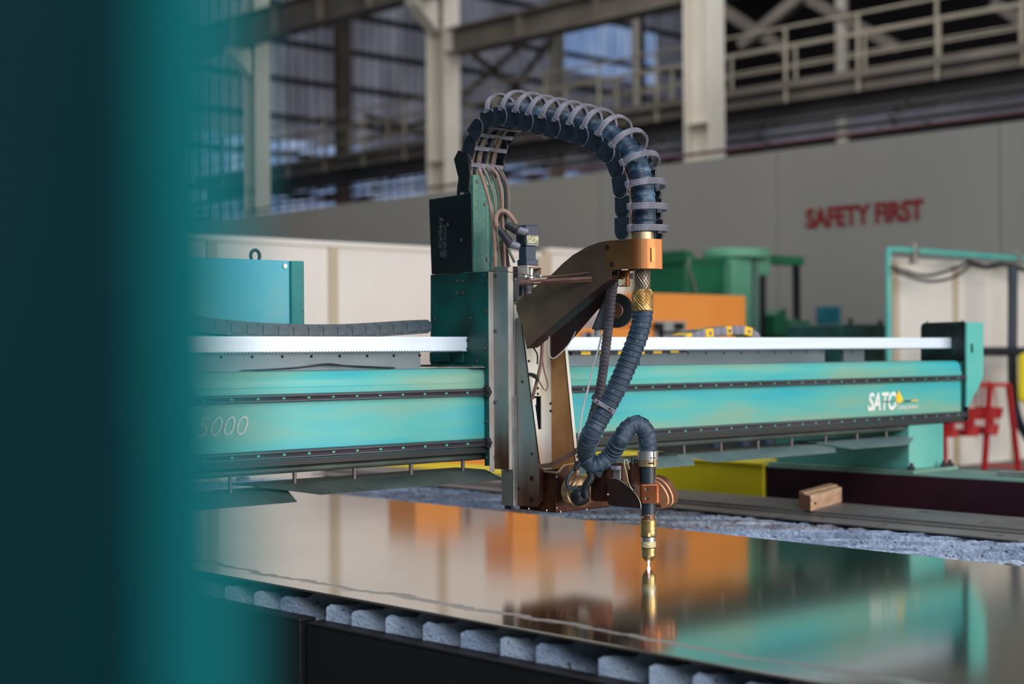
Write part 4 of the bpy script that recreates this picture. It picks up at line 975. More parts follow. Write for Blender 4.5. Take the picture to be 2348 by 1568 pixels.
# ---- cable drag chain arch
ca = thing('cable_chain', (3.67, 3.75, 1.9), 'dark arched cable drag chain rising over the torch carriage', 'chain')
mid = [(1064, 440), (1064, 405), (1068, 365), (1078, 322), (1096, 287), (1124, 268), (1165, 270), (1210, 281), (1260, 292), (1310, 305), (1355, 320), (1390, 345), (1412, 380), (1424, 425), (1427, 480), (1428, 548)]
mp_ = [P(a, b, 'X', XS) for a, b in mid]
LK = .066
mpth = spline(mp_, LK)
hh = .031
def link_mesh(kind):
    m_ = MB(); h2 = hh; pl_ = LK
    out = [(-pl_ * .52, -h2), (pl_ * .12, -h2)] + [(pl_ * .12 + pl_ * .44 * math.sin(t), -h2 * math.cos(t)) for t in np.linspace(.3, math.pi - .3, 9)] + [(pl_ * .12, h2), (-pl_ * .52, h2)]
    m_.prism([(0, x_, z_) for x_, z_ in out], (.005, 0, 0))
    g = [(-.26, .55), (-.02, .55), (-.02, .47), (-.18, .47), (-.18, -.47), (-.02, -.47), (-.02, -.55), (-.26, -.55)]
    m_.prism([(-.0012, x_ * pl_, z_ * h2) for x_, z_ in g], (.0012, 0, 0))
    m_.lathe((-.0012, pl_ * .16, 0), (.0012, 0, 0), [(0, h2 * .34), (1, h2 * .34)], 14)
    nf = len(m_.f)
    m_.tube([(-.0004, x_, z_) for x_, z_ in out[1:-1]], .0011, 5)
    me = bpy.data.meshes.new('side_link'); me.from_pydata([tuple(v) for v in m_.v], [], m_.f); me.materials.append(chainm); me.materials.append(chaingrey)
    bm = bmesh.new(); bm.from_mesh(me); bmesh.ops.recalc_face_normals(bm, faces=bm.faces); bm.to_mesh(me); bm.free()
    for k_, p in enumerate(me.polygons):
        if k_ >= nf: p.material_index = 1
    class Q: pass
    q = Q(); q.data = me; return q
LN = link_mesh('near')
mb = MB().box(0, .150, -.007, .007, -.0018, .0018)
me = bpy.data.meshes.new('cross_bar'); me.from_pydata([tuple(v) for v in mb.v], [], mb.f); me.materials.append(chaingrey)
class Q: pass
CB = Q(); CB.data = me
# ribbed ring
mr = MB(); nseg = 20; rr = .070
for off in (-.0075, -.0025, .0025, .0075):
    path = [Vector((.075 - (rr + .003) * math.cos(t), off, rr * .98 * math.sin(t))) for t in np.linspace(-.05, math.pi + .05, nseg)]
    mr.tube(path, .0027, 6)
path_o = [Vector((.075 - rr * math.cos(t), 0, rr * .95 * math.sin(t))) for t in np.linspace(-.05, math.pi + .05, nseg)]
for i in range(nseg - 1):
    a = path_o[i]; b = path_o[i + 1]
    mr.prism([a + Vector((0, -.009, 0)), a + Vector((0, .009, 0)), b + Vector((0, .009, 0)), b + Vector((0, -.009, 0))], (Vector((.075, 0, 0)) - (a + b) / 2).normalized() * .003)
mr.box(-.004, .012, -.011, .011, -.006, .006); mr.box(.138, .154, -.011, .011, -.006, .006)
me = bpy.data.meshes.new('hose_ring'); me.from_pydata([tuple(v) for v in mr.v], [], mr.f); me.materials.append(chaingrey)
bm = bmesh.new(); bm.from_mesh(me); bmesh.ops.recalc_face_normals(bm, faces=bm.faces); bm.to_mesh(me); bm.free()
RG = Q(); RG.data = me
nl = len(mpth) - 1
outs = []
for i in range(nl):
    a = mpth[i]; b = mpth[i + 1]; d = (b - a); d.x = 0; d.normalize()
    up_ = Vector((1, 0, 0)).cross(d) * -1          # outward normal of the arch
    cen = Vector((XS, 3.72, 1.95)); c = (a + b) / 2
    if (c - cen).dot(up_) < 0: up_ = -up_
    mt = Matrix.Identity(4)
    mt.col[0] = (1, 0, 0, 0); mt.col[1] = (d.x, d.y, d.z, 0); mt.col[2] = (up_.x, up_.y, up_.z, 0); mt.col[3] = (XS, c.y, c.z, 1)
    m2 = mt.copy(); m2.translation = Vector((XS - .0035 * (i % 2), c.y, c.z))
    inst('side_link', LN, m2, ca)
    m3 = mt.copy(); m3.translation = Vector((XS + .148 + .0035 * (i % 2), c.y, c.z)); inst('side_link', LN, m3, ca)
    m4 = mt.copy(); m4.translation = Vector((XS, c.y, c.z)) - up_ * hh * .96; inst('inner_bar', CB, m4, ca)
    outs.append((c, d, up_, mt))
for i, (c, d, up_, mt) in enumerate(outs):
    if i >= 4:
        m5 = mt.copy(); m5.translation = Vector((XS, c.y, c.z)) + up_ * hh * .9
        inst('hose_ring', RG, m5, ca)
# hose carried on the chain, from the column over the arch and into the collar
hp = []
for (c, d, up_, mt) in outs[2:]: hp.append(Vector((XS + .078, c.y, c.z)) + up_ * (hh - .010))
hp.append(hp[-1] + Vector((0, 0, -.03)))
hs = spline(hp, .0036)
per = 7
def saw(R, amp, per):
    return lambda i: R * (1 + amp * ((i % per) / per - .5))
o = obj('arched_hose', MB().tube(hs, .037, 24, rf=saw(.0365, .10, per)), hosetop, smooth='all'); tag(o, 'thick blue grey ribbed hose carried in rings on top of the cable chain', 'hose')
# cables inside the chain and down to the lift column
for j in range(7):
    off = .02 + j * .017
    pth = [Vector((XS + off, c.y, c.z)) - up_ * (.012 + .008 * (j % 2)) for (c, d, up_, mt) in outs]
    m_ = (cablepink, cablegrey, cablepink, cabledark, cablegrey, cablepink, cablegrey)[j]
    obj('cable', MB().tube(spline(pth, .02), .0045 + .001 * (j % 2), 8), m_, ca, smooth=1)
dn = 5.13
runs = [([(1098, 385), (1110, 420), (1124, 470), (1131, 520), (1135, 570), (1136, 612)], .006, cablepink), ([(1108, 385), (1122, 415), (1134, 460), (1138, 520), (1144, 570), (1146, 612)], .005, cablegrey),
        ([(1117, 385), (1132, 405), (1144, 450), (1146, 500), (1148, 560), (1150, 612)], .007, cablegrey), ([(1126, 385), (1140, 400), (1150, 440), (1153, 500), (1156, 560), (1158, 612)], .005, cablepink),
        ([(1133, 385), (1146, 402), (1158, 430), (1160, 480), (1158, 540), (1166, 612)], .006, cabledark), ([(1138, 385), (1152, 405), (1164, 440), (1165, 480), (1162, 505)], .004, cablepink),
        ([(1146, 385), (1160, 410), (1168, 440), (1167, 480), (1163, 500)], .0025, cablegrey), ([(1135, 528), (1130, 545), (1138, 560), (1150, 545)], .005, cablegrey),
        ([(1148, 545), (1140, 570), (1130, 600), (1130, 618)], .003, cablegrey), ([(1152, 545), (1165, 570), (1180, 602)], .0045, cablegrey), ([(1150, 560), (1153, 585), (1160, 612)], .005, cablegrey)]
LBL = ['pink brown cable nearest the speckled column, leftmost of the bundle', 'thin olive cable just right of the leftmost pink one', 'thickest olive grey cable in the middle of the bundle',
       'thin pinkish cable right of the thickest olive one', 'dark grey cable near the right side of the bundle', 'short pinkish cable at the right side ending behind the loop',
       'thinnest outermost cable bowing out at the right of the bundle', 'short olive curl below the fat pink loop', 'thin olive cable crossing back to the left below the loop',
       'green grey cable slanting down right towards the motor', 'short olive cable running down to the column top below the plugs']
for i, (pts_, r, m) in enumerate(runs):
    ctube('column_cable', pts_, dn + .012 * (i % 3), r, m, None, LBL[i], 'cable', 'cables running down the speckled column')
ctube('looped_cable', [(1139, 520), (1137, 500), (1144, 486), (1158, 484), (1172, 496), (1184, 514)], dn - .02, .008, cablepink, None, 'fat pinkish cable looping over the bundle into the motor', 'cable')
ctube('thin_black_wire', [(1117, 620), (1150, 621), (1190, 627), (1230, 633), (1270, 632)], 5.07, .0014, cabledark, None, 'thin black wire stretched past the top of the lift column', 'cable')
for k_, pts_ in enumerate(([(1051, 456), (1052, 430), (1056, 410), (1062, 390)], [(1077, 452), (1070, 425), (1064, 405), (1060, 390)])):
    o = obj('black_lead', MB().tube(spline([P(*q, 'X', 3.61) for q in pts_], .012), .006, 8), black, smooth=1)
    tag(o, ('left', 'right')[k_] + ' short black lead curving from the chain end into the black casing', 'cable', 'black leads at the chain end')
obj('chain_end_bracket', MB().prism([P(*q, 'X', XS - .003) for q in ((1043, 365), (1053, 345), (1075, 350), (1080, 400), (1078, 440), (1060, 430), (1050, 395))], (-.006, 0, 0)), blackbox, ca, .002)
# sleeves under the collar
torx = P(1474, 640, 'Y', 3.30)
hcx, hcy = P(1473, 640, 'Y', 3.31).x, 3.31
zq = lambda py: P(1473, py, 'Y', 3.31).z
def helices(R, z0, z1, nst, turns, r, n=26, ends=None):
    mb = MB()
    for sg in (-1, 1):
        for k_ in range(nst):
            pts_ = []
            for i in range(n + 1):
                t = i / n; a = 2 * math.pi * (k_ / nst + sg * turns * t)
                rr_ = R(t) if callable(R) else R
                pts_.append((hcx + rr_ * math.cos(a), hcy + rr_ * math.sin(a), z0 + (z1 - z0) * t))
            mb.tube(pts_, r, 4, cap=False)
    return mb
sl = thing('mesh_sleeve', (hcx, hcy, zq(672)), 'dark wire mesh sleeve below the copper collar', 'sleeve')
obj('core', MB().lathe((hcx, hcy, zq(672)), (0, 0, zq(612) - zq(672)), [(0, .0225), (1, .0225)], 32), black, sl, smooth=1)
o = obj('wire_mesh', helices(.0235, zq(672), zq(612), 16, .35, .0009), mat('mesh_wire', S(196, 170, 140), S(150, 120, 92), .35, .7, 30), sl); o['kind'] = 'stuff'
sl = thing('knurled_sleeve', (hcx, hcy, zq(713)), 'brass sleeve with honeycomb knurling on the torch hose', 'sleeve')
pr = [(0, .028), (.04, .0325), (.78, .0325), (.9, .028), (1, .025)]
obj('sleeve_body', MB().lathe((hcx, hcy, zq(713)), (0, 0, zq(663) - zq(713)), pr, 36), mat('dark_brass', S(150, 108, 56), S(176, 132, 76), .4, .8, 20), sl, smooth=1)
rfn = lambda t: np.interp(t, [a for a, b in pr], [b for a, b in pr]) + .0004
o = obj('knurling', helices(rfn, zq(713), zq(663), 20, .30, .0010), brass, sl); o['kind'] = 'stuff'
o = obj('top_ferrule', MB().lathe((hcx, hcy, zq(549)), (0, 0, zq(533) - zq(549)), [(0, .036), (1, .036)], 32), bronze, smooth=1); tag(o, 'bronze hose ferrule just above the copper collar', 'ferrule')

# main torch hose: down, round the loop and over into the torch
D0 = math.sqrt(1)
def dep(p): c = M.T @ (np.array(p) - CAM); return c[2]
dh = dep((hcx, hcy, 1.8))
TX, TY = P(1487.5, 1297, 'Z', .86).x, P(1487.5, 1297, 'Z', .86).y
dt = dep((TX, TY, 1.0))
mh = [(1474, 706), (1472, 735), (1463, 770), (1450, 805), (1434, 845), (1416, 885), (1395, 925), (1372, 965), (1352, 1002), (1344, 1035), (1353, 1062), (1377, 1062), (1402, 1040), (1422, 1008), (1440, 982), (1461, 972), (1478, 985), (1484, 1010), (1485.5, 1040)]
dd = np.linspace(dh, dt, len(mh)); dd[9:13] = [dt - .0, dt, dt, dt]
pth = spline([PD(a, b, dd[i]) for i, (a, b) in enumerate(mh)], .0032)
n_ = len(pth)
def rmain(i):
    f_ = i / n_; R = .0315 if f_ < .42 else .0315 + (.0285 - .0315) * min(1, (f_ - .42) / .2)
    per = 6
    return R * (1 + .12 * ((i % per) / per - .5))
o = obj('torch_hose', MB().tube(pth, .03, 26, rf=rmain), hosem, None, smooth='all'); tag(o, 'thick dark blue ribbed hose looping down to the cutting torch', 'hose')
mb = MB()
for i in range(5, n_ - 4, 6):
    t_ = (pth[i + 1] - pth[i - 1]).normalized(); u_ = t_.cross(Vector((.1, .2, 1))).normalized(); v_ = t_.cross(u_)
    r_ = rmain(i) * 1.0
    mb.tube([pth[i] + (u_ * math.cos(a) + v_ * math.sin(a)) * r_ for a in np.linspace(0, 2 * math.pi, 25)], .0007, 4, cap=False)
k = obj('hose_ribs', mb, hoselight, o); k['kind'] = 'stuff'
sh = [(1407, 645), (1401, 690), (1396, 740), (1390, 790), (1384, 840), (1378, 880), (1369, 920), (1358, 960), (1350, 985)]
ps = spline([PD(a, b, 5.03 + .01 * i) for i, (a, b) in enumerate(sh)], .0022)
o = obj('thin_ribbed_hose', MB().tube(ps, .015, 18, rf=lambda i: .0158 if (i % 6) < 4 else .0140), brownhose, smooth=1); tag(o, 'slimmer brown black ribbed hose hanging beside the thick torch hose', 'hose')
# hose clamp
ca_ = PD(1362, 917, 4.95); cb_ = PD(1408, 944, 4.935)
hc = thing('hose_clamp', (ca_ + cb_) / 2 - Vector((0, 0, .02)), 'dark metal clamp strap tying the two ribbed hoses together', 'clamp')
dcl = (cb_ - ca_).normalized(); upc = dcl.cross(-FWD).normalized()
obj('clamp_bar', MB().bar(ca_, cb_, .006, .014, upc), chaingrey, hc, .0015)
obj('clamp_block', MB().bar(PD(1403, 942, 4.932), PD(1411, 946, 4.932), .012, .017, upc), chaingrey, hc, .001)
obj('clamp_back', MB().bar(PD(1358, 908, 5.07), PD(1400, 930, 5.06), .01, .016, upc), black, hc, .001)
for q in ((1370, 922), (1398, 937)): inst('bolt', bolt_src('bolt', darkhole, .0035, .002) , face_mtx(PD(q[0], q[1], 4.945 if q[0] < 1380 else 4.934), -FWD), hc)
ctube('milky_tube', [(1379, 768), (1372, 800), (1358, 850), (1346, 900), (1336, 940), (1329, 980), (1326, 1010)], 5.08, .003, clearTube, None, 'thin milky plastic tube hanging left of the hoses', 'cable')

# dark reel behind the hoses
rl = thing('hose_reel', P(1412, 760, 'Y', 3.55), 'black round reel with coppery hub behind the brass sleeve', 'reel')
c = PD(1411, 712, 5.12)
axr = (FWD * .9 + RIGHT * .35).normalized()
obj('reel_disc', MB().lathe(c, axr * .02, [(0, .048), (.1, .056), (1, .056)], 40), black, rl, smooth=1)
obj('reel_hub', MB().lathe(c - axr * .004, axr * .006, [(0, .006), (.1, .024), (1, .028)], 32), coppdark, rl, smooth=1)
obj('reel_screw', MB().lathe(c - axr * .006, axr * .004, [(0, .003), (1, .004)], 12).lathe(c - axr * .004 + UP * -.015, axr * .004, [(0, .002), (1, .002)], 8), brass, rl, smooth=1)
a_ = PD(1402, 650, 5.1); b_ = PD(1384, 758, 5.1)
obj('sheath', MB().prism([PD(1398, 655, 5.09), PD(1414, 655, 5.09), PD(1400, 757, 5.09), PD(1357, 755, 5.09)], FWD * .03), black, rl, .004)
obj('nozzle_end', MB().cyl(PD(1371, 756, 5.11), PD(1369, 772, 5.11), .012, .009), greypanel, rl, smooth=1)

# laser pointer on its extrusion arm
la = thing('laser_pointer', PD(1430, 660, 4.95), 'small copper laser pointer canister on a long brown arm', 'pointer')
l0 = PD(1431, 657, 4.97); l1 = PD(1431, 620, 4.97)
obj('canister', MB().lathe(l0, l1 - l0, [(0, .016), (.06, .0185), (.95, .0185), (1, .017)], 28), copper, la, smooth=1)
obj('lens', MB().lathe(PD(1430, 633, 4.951), -FWD * .002, [(0, .0045), (1, .0045)], 14), darkhole, la)
obj('lens_rim', MB().tube([PD(1430, 633, 4.9505) + (RIGHT * math.cos(t) + UP * math.sin(t)) * .0052 for t in np.linspace(0, 2 * math.pi, 19)], .0012, 6, cap=False), brass, la)
fr = -FWD
obj('worn_label', MB().prism([PD(1418, 640, 4.9525), PD(1431.5, 640, 4.9495), PD(1431.5, 654, 4.9495), PD(1418, 655, 4.9525)], FWD * .002), silverlabel, la)
tri = [PD(1439, 640, 4.951), PD(1433.5, 650.5, 4.9495), PD(1442, 650.5, 4.953)]
for i in range(3): tri[i] = tri[i]
obj('warning_triangle', MB().bar(tri[0], tri[1], .0009, .0009).bar(tri[1], tri[2], .0009, .0009).bar(tri[2], tri[0], .0009, .0009), darkhole, la)
e0_, e1_ = PD(1192, 646, 5.10), PD(1417, 634, 4.98)
obj('arm_extrusion', MB().bar(e0_, e1_, .012, .009), brownpipe, la, .001)
obj('arm_extrusion', MB().bar(e0_ + Vector((0, 0, -.010)), e1_ + Vector((0, 0, -.009)), .012, .006), coppdark, la, .001)
obj('pointer_bracket', MB().prism([PD(1443, 627, 4.98), PD(1453, 626, 4.98), PD(1453, 640, 4.98), PD(1443, 639, 4.98)], FWD * .003), chaingrey, la, .0008)
ctube('pointer_lead', [(1210, 640), (1280, 632), (1340, 626), (1390, 618), (1410, 622)], [5.09, 5.05, 5.02, 5.0, 4.98], .0015, brownpipe, la)

# servo motor with two connectors on its stand
mo = thing('servo_motor', PD(1212, 612, 5.05), 'black servo motor with two cable plugs on top of the lift', 'motor')
Xm = 3.67
def mp(a, b): return P(a, b, 'X', Xm)
y_l = mp(1184, 560).y; y_r = mp(1206, 560).y
xr_ = P(1236, 560, 'Y', y_r).x
zA = lambda py: mp(1206, py).z
obj('encoder_cap', MB().box(Xm, xr_, y_r, y_l, zA(562), zA(515)), motorblue, mo, .003)
obj('cap_side_cover', MB().box(Xm - .003, Xm, y_r + .004, y_l - .002, zA(558), zA(520)), black, mo, .002)
obj('rating_label', MB().box(Xm + .004, xr_ - .003, y_r - .001, y_r, zA(557), zA(539)), silverlabel, mo)
obj('label_strip', MB().box(Xm + .004, xr_ - .003, y_r - .001, y_r, zA(562), zA(558.5)), greypanel, mo)
obj('motor_body', MB().box(Xm + .006, xr_ - .008, y_r + .006, y_l - .004, zA(600), zA(562)).box(Xm + .002, xr_ - .002, y_r + .001, y_l, zA(608), zA(594)), motorblue, mo, .003)
for q0_, q1_ in (((1160, 515), (1190, 530)), ((1147, 528), (1172, 562))):
    a = PD(*q0_, 5.07); b = PD(*q1_, 5.05)
    obj('plug', MB().lathe(a, b - a, [(0, .004), (.02, .010), (.1, .012), (.55, .013), (.58, .0145), (1, .0145)], 18), cabledark, mo, smooth=1)
    d = (b - a).normalized()
    obj('plug_elbow', MB().lathe(b - d * .01, RIGHT * .022 + UP * .001 - d * 0 + d * .02, [(0, .0125), (.8, .0125), (1, .009)], 14), chaingrey, mo, smooth=1)
ymr = y_r
obj('motor_stand', MB().box(Xm + .002, xr_ + .012, ymr - .004, ymr + .002, zA(613), zA(608)).box(Xm + .002, Xm + .009, ymr - .004, y_l, zA(634), zA(613)).box(xr_ + .005, xr_ + .012, ymr - .004, y_l, zA(634), zA(613)).box(Xm + .002, xr_ + .012, ymr, y_l, zA(612), zA(608)), rustedge, mo, .001)
obj('coupling', MB().lathe(((Xm + xr_) / 2 + .004, ymr + .018, zA(640)), (0, 0, zA(614) - zA(640)), [(0, .013), (.45, .013), (.46, .010), (.54, .010), (.55, .013), (1, .013)], 20), steel, mo, smooth=1)
for xx in (Xm - .003, xr_ + .006):
    obj('stand_foot', MB().cyl((xx, ymr + .004, zA(636)), (xx, ymr + .004, zA(629)), .009, n=14), steel, mo, smooth=1)
lbk = X3 - .004
obj('bearing_block', MB().box(lbk, lbk + .03, Y2 + .0, Y2 + .05, P(1185, 690, 'Y', Y2).z, P(1185, 611, 'Y', Y2).z), black, mo, .002)
for py in (618, 640): 
    p_ = P(1184, py, 'Y', Y2); inst('bolt', BOLT, face_mtx((lbk + .014, Y2 - .0005, p_.z), NY), mo)
for q in ((1197, 658, .011, 26), (1212, 652, .010, 22)):
    p_ = PD(q[0], q[1], 5.14); obj('standoff', MB().cyl(p_ - Vector((0, 0, .03)), p_ + Vector((0, 0, .006)), q[2], n=14), chaingrey if q[0] > 1200 else black, mo, smooth=1)

# ---- scorched torch arm box
XBx = 3.674; YBx = 3.729
tab = thing('scorched_box', (3.8, 3.75, 1.01), 'scorched brown steel box carrying the torch, with a drum in its opening', 'box')
bx = lambda a, b: P(a, b, 'X', XBx); by = lambda a, b: P(a, b, 'Y', YBx)
zl = bx(1240, 1172).z; zh = bx(1275, 1085).z
pl_ = [bx(1197, 1169), bx(1275, 1175), bx(1275, 1084), bx(1238, 1080), bx(1238, 1160), bx(1197, 1158)]
obj('left_side', MB().prism([(XBx, YBx, bx(1275, 1175).z), (XBx, 3.90, bx(1275, 1175).z), (XBx, 3.90, bx(1275, 1175).z + .02), (XBx, 3.835, zh), (XBx, YBx, zh)], (.004, 0, 0)), brownm, tab, .002)
fr_ = [(1275, 1175), (1320, 1170), (1392, 1163), (1403, 1158), (1404, 1082), (1372, 1080), (1358, 1096), (1356, 1130), (1352, 1150), (1342, 1161), (1318, 1163), (1303, 1154), (1296, 1140), (1294, 1122), (1297, 1100), (1306, 1082), (1304, 1068), (1292, 1068), (1275, 1084)]
obj('front_plate', MB().prism([by(*q) for q in fr_], (0, .004, 0)), brownm, tab, .0008)
x9 = by(1400, 1120).x
obj('top_rim', MB().prism([(XBx, YBx, zh - .001), (XBx, 3.84, zh - .001), (XBx + .02, 3.84, zh - .001), (XBx + .03, YBx + .02, zh + .0)], (0, 0, .003)).tube(spline([bx(1238, 1079), bx(1272, 1083) , by(1282, 1080), by(1292, 1068), by(1306, 1064), by(1325, 1062)], .01), .003, 6), rustwhite, tab, smooth=1)
obj('bottom_plate', MB().box(XBx, x9, YBx, 3.90, zl, zl + .004), brownm, tab, .001)
obj('back_plate', MB().box(XBx, x9, 3.90, 3.904, zl, zh - .01), brownm, tab)
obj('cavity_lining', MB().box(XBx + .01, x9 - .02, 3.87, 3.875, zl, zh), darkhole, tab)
dc_ = by(1352, 1112)
drc = Vector((dc_.x - .02, YBx + .03, dc_.z + .0))
obj('drum', MB().lathe(PD(1342, 1128, 5.17), (-RIGHT * .035 + FWD * .06), [(0, .046), (.06, .052), (.3, .052), (.33, .049), (.38, .049), (.41, .053), (.95, .053), (1, .048)], 40), mat('bronze_drum', S(176, 142, 104), S(140, 96, 60), .35, .6, 8), tab, smooth=1)
obj('drum_core', MB().lathe(PD(1338, 1138, 5.13), FWD * .03 - RIGHT * .01, [(0, .012), (.2, .022), (.5, .030), (1, .034)], 24), black, tab, smooth=1)
for q in ((1275, 1093), (1275, 1164)): inst('bolt', bolt_src('bolt', steel, .0032, .0015), face_mtx(by(q[0] + 1.5, q[1]) + Vector((0, -.0005, 0)), NY), tab)
for q in ((1212, 1169), (1253, 1173), (1285, 1176), (1345, 1171)): obj('rivet', MB().cyl(PD(q[0], q[1] - 5, 5.16), PD(q[0] + 1, q[1] - 1, 5.16), .0018, n=8), steel, tab)
# black connector and cable in the opening
ctube('black_cable', [(1322, 1060), (1316, 1078), (1304, 1090), (1300, 1108), (1306, 1120), (1318, 1119)], [5.12, 5.09, 5.08, 5.08, 5.08, 5.08], .0065, black, tab)
ctube('gland', [(1331, 1058), (1320, 1076)], 5.08, .009, black, tab)
obj('connector', MB().bar(PD(1300, 1122, 5.075), PD(1322, 1116, 5.075), .012, .012), black, tab, .002)
obj('pipe_elbow', MB().tube(spline([PD(1352, 1078, 5.1), PD(1356, 1092, 5.1), PD(1350, 1104, 5.1), PD(1342, 1118, 5.11), PD(1345, 1140, 5.12)], .008), .013, 14), black, tab, smooth=1)
obj('clip_hook', MB().prism([PD(1366, 1082, 5.07), PD(1382, 1083, 5.07), PD(1380, 1090, 5.07), PD(1376, 1096, 5.07), PD(1369, 1093, 5.07)], FWD * .006), black, tab, .001)
obj('dark_plug', MB().cyl(PD(1352, 1068, 5.12), PD(1356, 1085, 5.1), .012, n=14).cyl(PD(1360, 1072, 5.1), PD(1368, 1092, 5.1), .011, n=14), black, tab, smooth=1)

# ---- torch holder
th = thing('torch_holder', (TX, TY, 1.0), 'burnished brown copper holder clamping the cutting torch', 'holder')
qp = [(280, 700), (300, 676), (330, 665), (430, 670), (520, 700), (600, 750), (700, 820), (800, 920), (880, 1030), (940, 1140), (955, 1270), (640, 1240), (340, 1205), (300, 1170), (282, 1110)]
qp = [(1360 + a / 8.71, 1020 + b / 8.71) for a, b in qp]
obj('shield_plate', MB().prism([PD(a, b, 5.06 + (1470 - a) * .0004) for a, b in qp], FWD * .003), mat('burnt_black_brown', S(34, 20, 18), S(46, 28, 24), .4, .5, 6), th, .0008)
obj('shield_edge', MB().tube(spline([PD(a, b, 5.058 + (1470 - a) * .0004) for a, b in qp[2:11]], .01), .0008, 6), steel, th, smooth=1)
def hb_(name, x0, y0, x1, y1, d0, dp, m, bv=.004):
    obj(name, MB().prism([PD(x0, y1, d0), PD(x1, y1, d0), PD(x1, y0, d0), PD(x0, y0, d0)], Vector((-.35, .94, 0)) * dp), m, th, bv)
hb_('rear_housing', 1392, 1072, 1421, 1150, 5.12, .06, brownm)
hb_('housing_edge', 1421, 1071, 1424, 1100, 5.11, .05, steel, .001)
hb_('mid_housing', 1428, 1061, 1448, 1118, 5.12, .06, coppdark)
hb_('front_housing', 1447, 1061, 1471, 1125, 5.115, .04, brownm)
hb_('clip', 1414, 1068, 1425, 1077, 5.09, .02, chaingrey, .001)
c = PD(1490, 1132, dt)
cl = MB(); zt_ = PD(1490, 1110, dt - .03).z; zb_ = PD(1490, 1154, dt - .03).z
Fv = Vector((FWD.x, FWD.y, 0)).normalized(); Rv = Vector((RIGHT.x, RIGHT.y, 0)).normalized()
cxy = Vector((TX, TY, 0))
def oct_(l, r, f, b, cut):
    pts_ = [(-l + cut, -f), (r - cut, -f), (r, -f + cut), (r, b), (-l, b), (-l, -f + cut)]
    return [cxy + Rv * x_ + Fv * y_ for x_, y_ in pts_]
obj('clamp_block', MB().prism([p + Vector((0, 0, zb_)) for p in oct_(.030, .035, .034, .03, .007)], (0, 0, zt_ - zb_)), mat('polished_copper', S(158, 84, 54), S(196, 120, 76), .25, .85, 10, spot=S(220, 190, 170), spot_scale=90, spot_lo=.72), th, .003)
obj('clamp_flange', MB().prism([p + Vector((0, 0, zb_ + .003)) for p in [cxy + Rv * x_ + Fv * y_ for x_, y_ in ((-.048, -.030), (-.030, -.034), (-.030, .02), (-.048, .02))]], (0, 0, zt_ - zb_ - .006)), coppdark, th, .002)
for q in ((1484, 1122), (1484, 1143)):
    a = PD(q[0], q[1], dt - .0345)
    obj('slot_screw', MB().prism([a + Rv * x_ + UP * y_ for x_, y_ in ((-.0055, -.003), (.005, -.003), (.005, .003), (-.0055, .003))], FWD * .001), darkhole, th, .0004)
    obj('slot_screw_rim', MB().lathe(a - Rv * .0055, -FWD * .001, [(0, .0033), (1, .0033)], 10), steel, th)
inst('bolt', BOLT, face_mtx(PD(1452, 1114, 5.09), -FWD), th)
inst('bolt', bolt_src('bolt', steel, .004, .003), face_mtx(PD(1394, 1133, 5.085), -FWD), th)
def strap(pts_, d0, wd, m, name):
    ps_ = spline([PD(a, b, d0) for a, b in pts_], .006); mb = MB()
    ax = Fv * .9 - Rv * .3
    for i in range(len(ps_) - 1):
        a, b = ps_[i], ps_[i + 1]; t_ = (b - a).normalized(); nn = t_.cross(ax).normalized() * .004
        mb.prism([a - nn, b - nn, b + nn, a + nn], ax * wd)
    obj(name, mb, m, th, smooth='all')
cpol = mat('bronze_strap', S(150, 96, 68), S(176, 134, 98), .3, .8, 6, (1, 1, 1), c3=S(160, 110, 80))
def paddle(pts_, d0, o0, o1, m, name='rounded_arm', grow=1.0, bv=.003):
    e = Rv * .62 + Fv * .78 + Vector((0, 0, .12)); cxp = (1505, 1140)
    q = [((a - cxp[0]) * grow + cxp[0], (b - cxp[1]) * grow + cxp[1]) for a, b in pts_]
    obj(name, MB().prism([PD(a, b, d0) + e * o0 for a, b in spline2(q)], e * (o1 - o0)), m, th, bv, smooth=1)
def spline2(q):
    v = spline([(a, b, 0) for a, b in q], 2.5); return [(p.x, p.y) for p in v]
pad = [(1490, 1094), (1505, 1098), (1518, 1108), (1529, 1124), (1536, 1142), (1535, 1158), (1525, 1167), (1508, 1170), (1490, 1170)]
paddle(pad, 5.09, .0, .012, cpol, grow=.9)
paddle(pad, 5.09, .012, .018, darkhole, 'arm_groove', grow=.84, bv=0)
paddle(pad, 5.09, .018, .050, cpol, grow=1.0)
hb_('lower_jaw', 1500, 1155, 1517, 1166, 5.09, .02, black, .002)
ctube('signal_wire', [(1443, 1076), (1440, 1060), (1433, 1050), (1432, 1066), (1437, 1085), (1441, 1105), (1447, 1118), (1452, 1124)], 5.07, .0011, mat('cream_wire', S(226, 210, 150), None, .4), th)
ctube('signal_wire', [(1395, 1070), (1410, 1050), (1430, 1052), (1442, 1058)], 5.09, .001, steel, th)
obj('knob', MB().cyl(PD(1449, 1062, 5.1), PD(1449, 1048, 5.1), .0038, n=12).lathe(PD(1458, 1060, 5.11), UP * .012, [(0, .007), (.5, .0085), (1, .005)], 14), black, th, smooth=1)

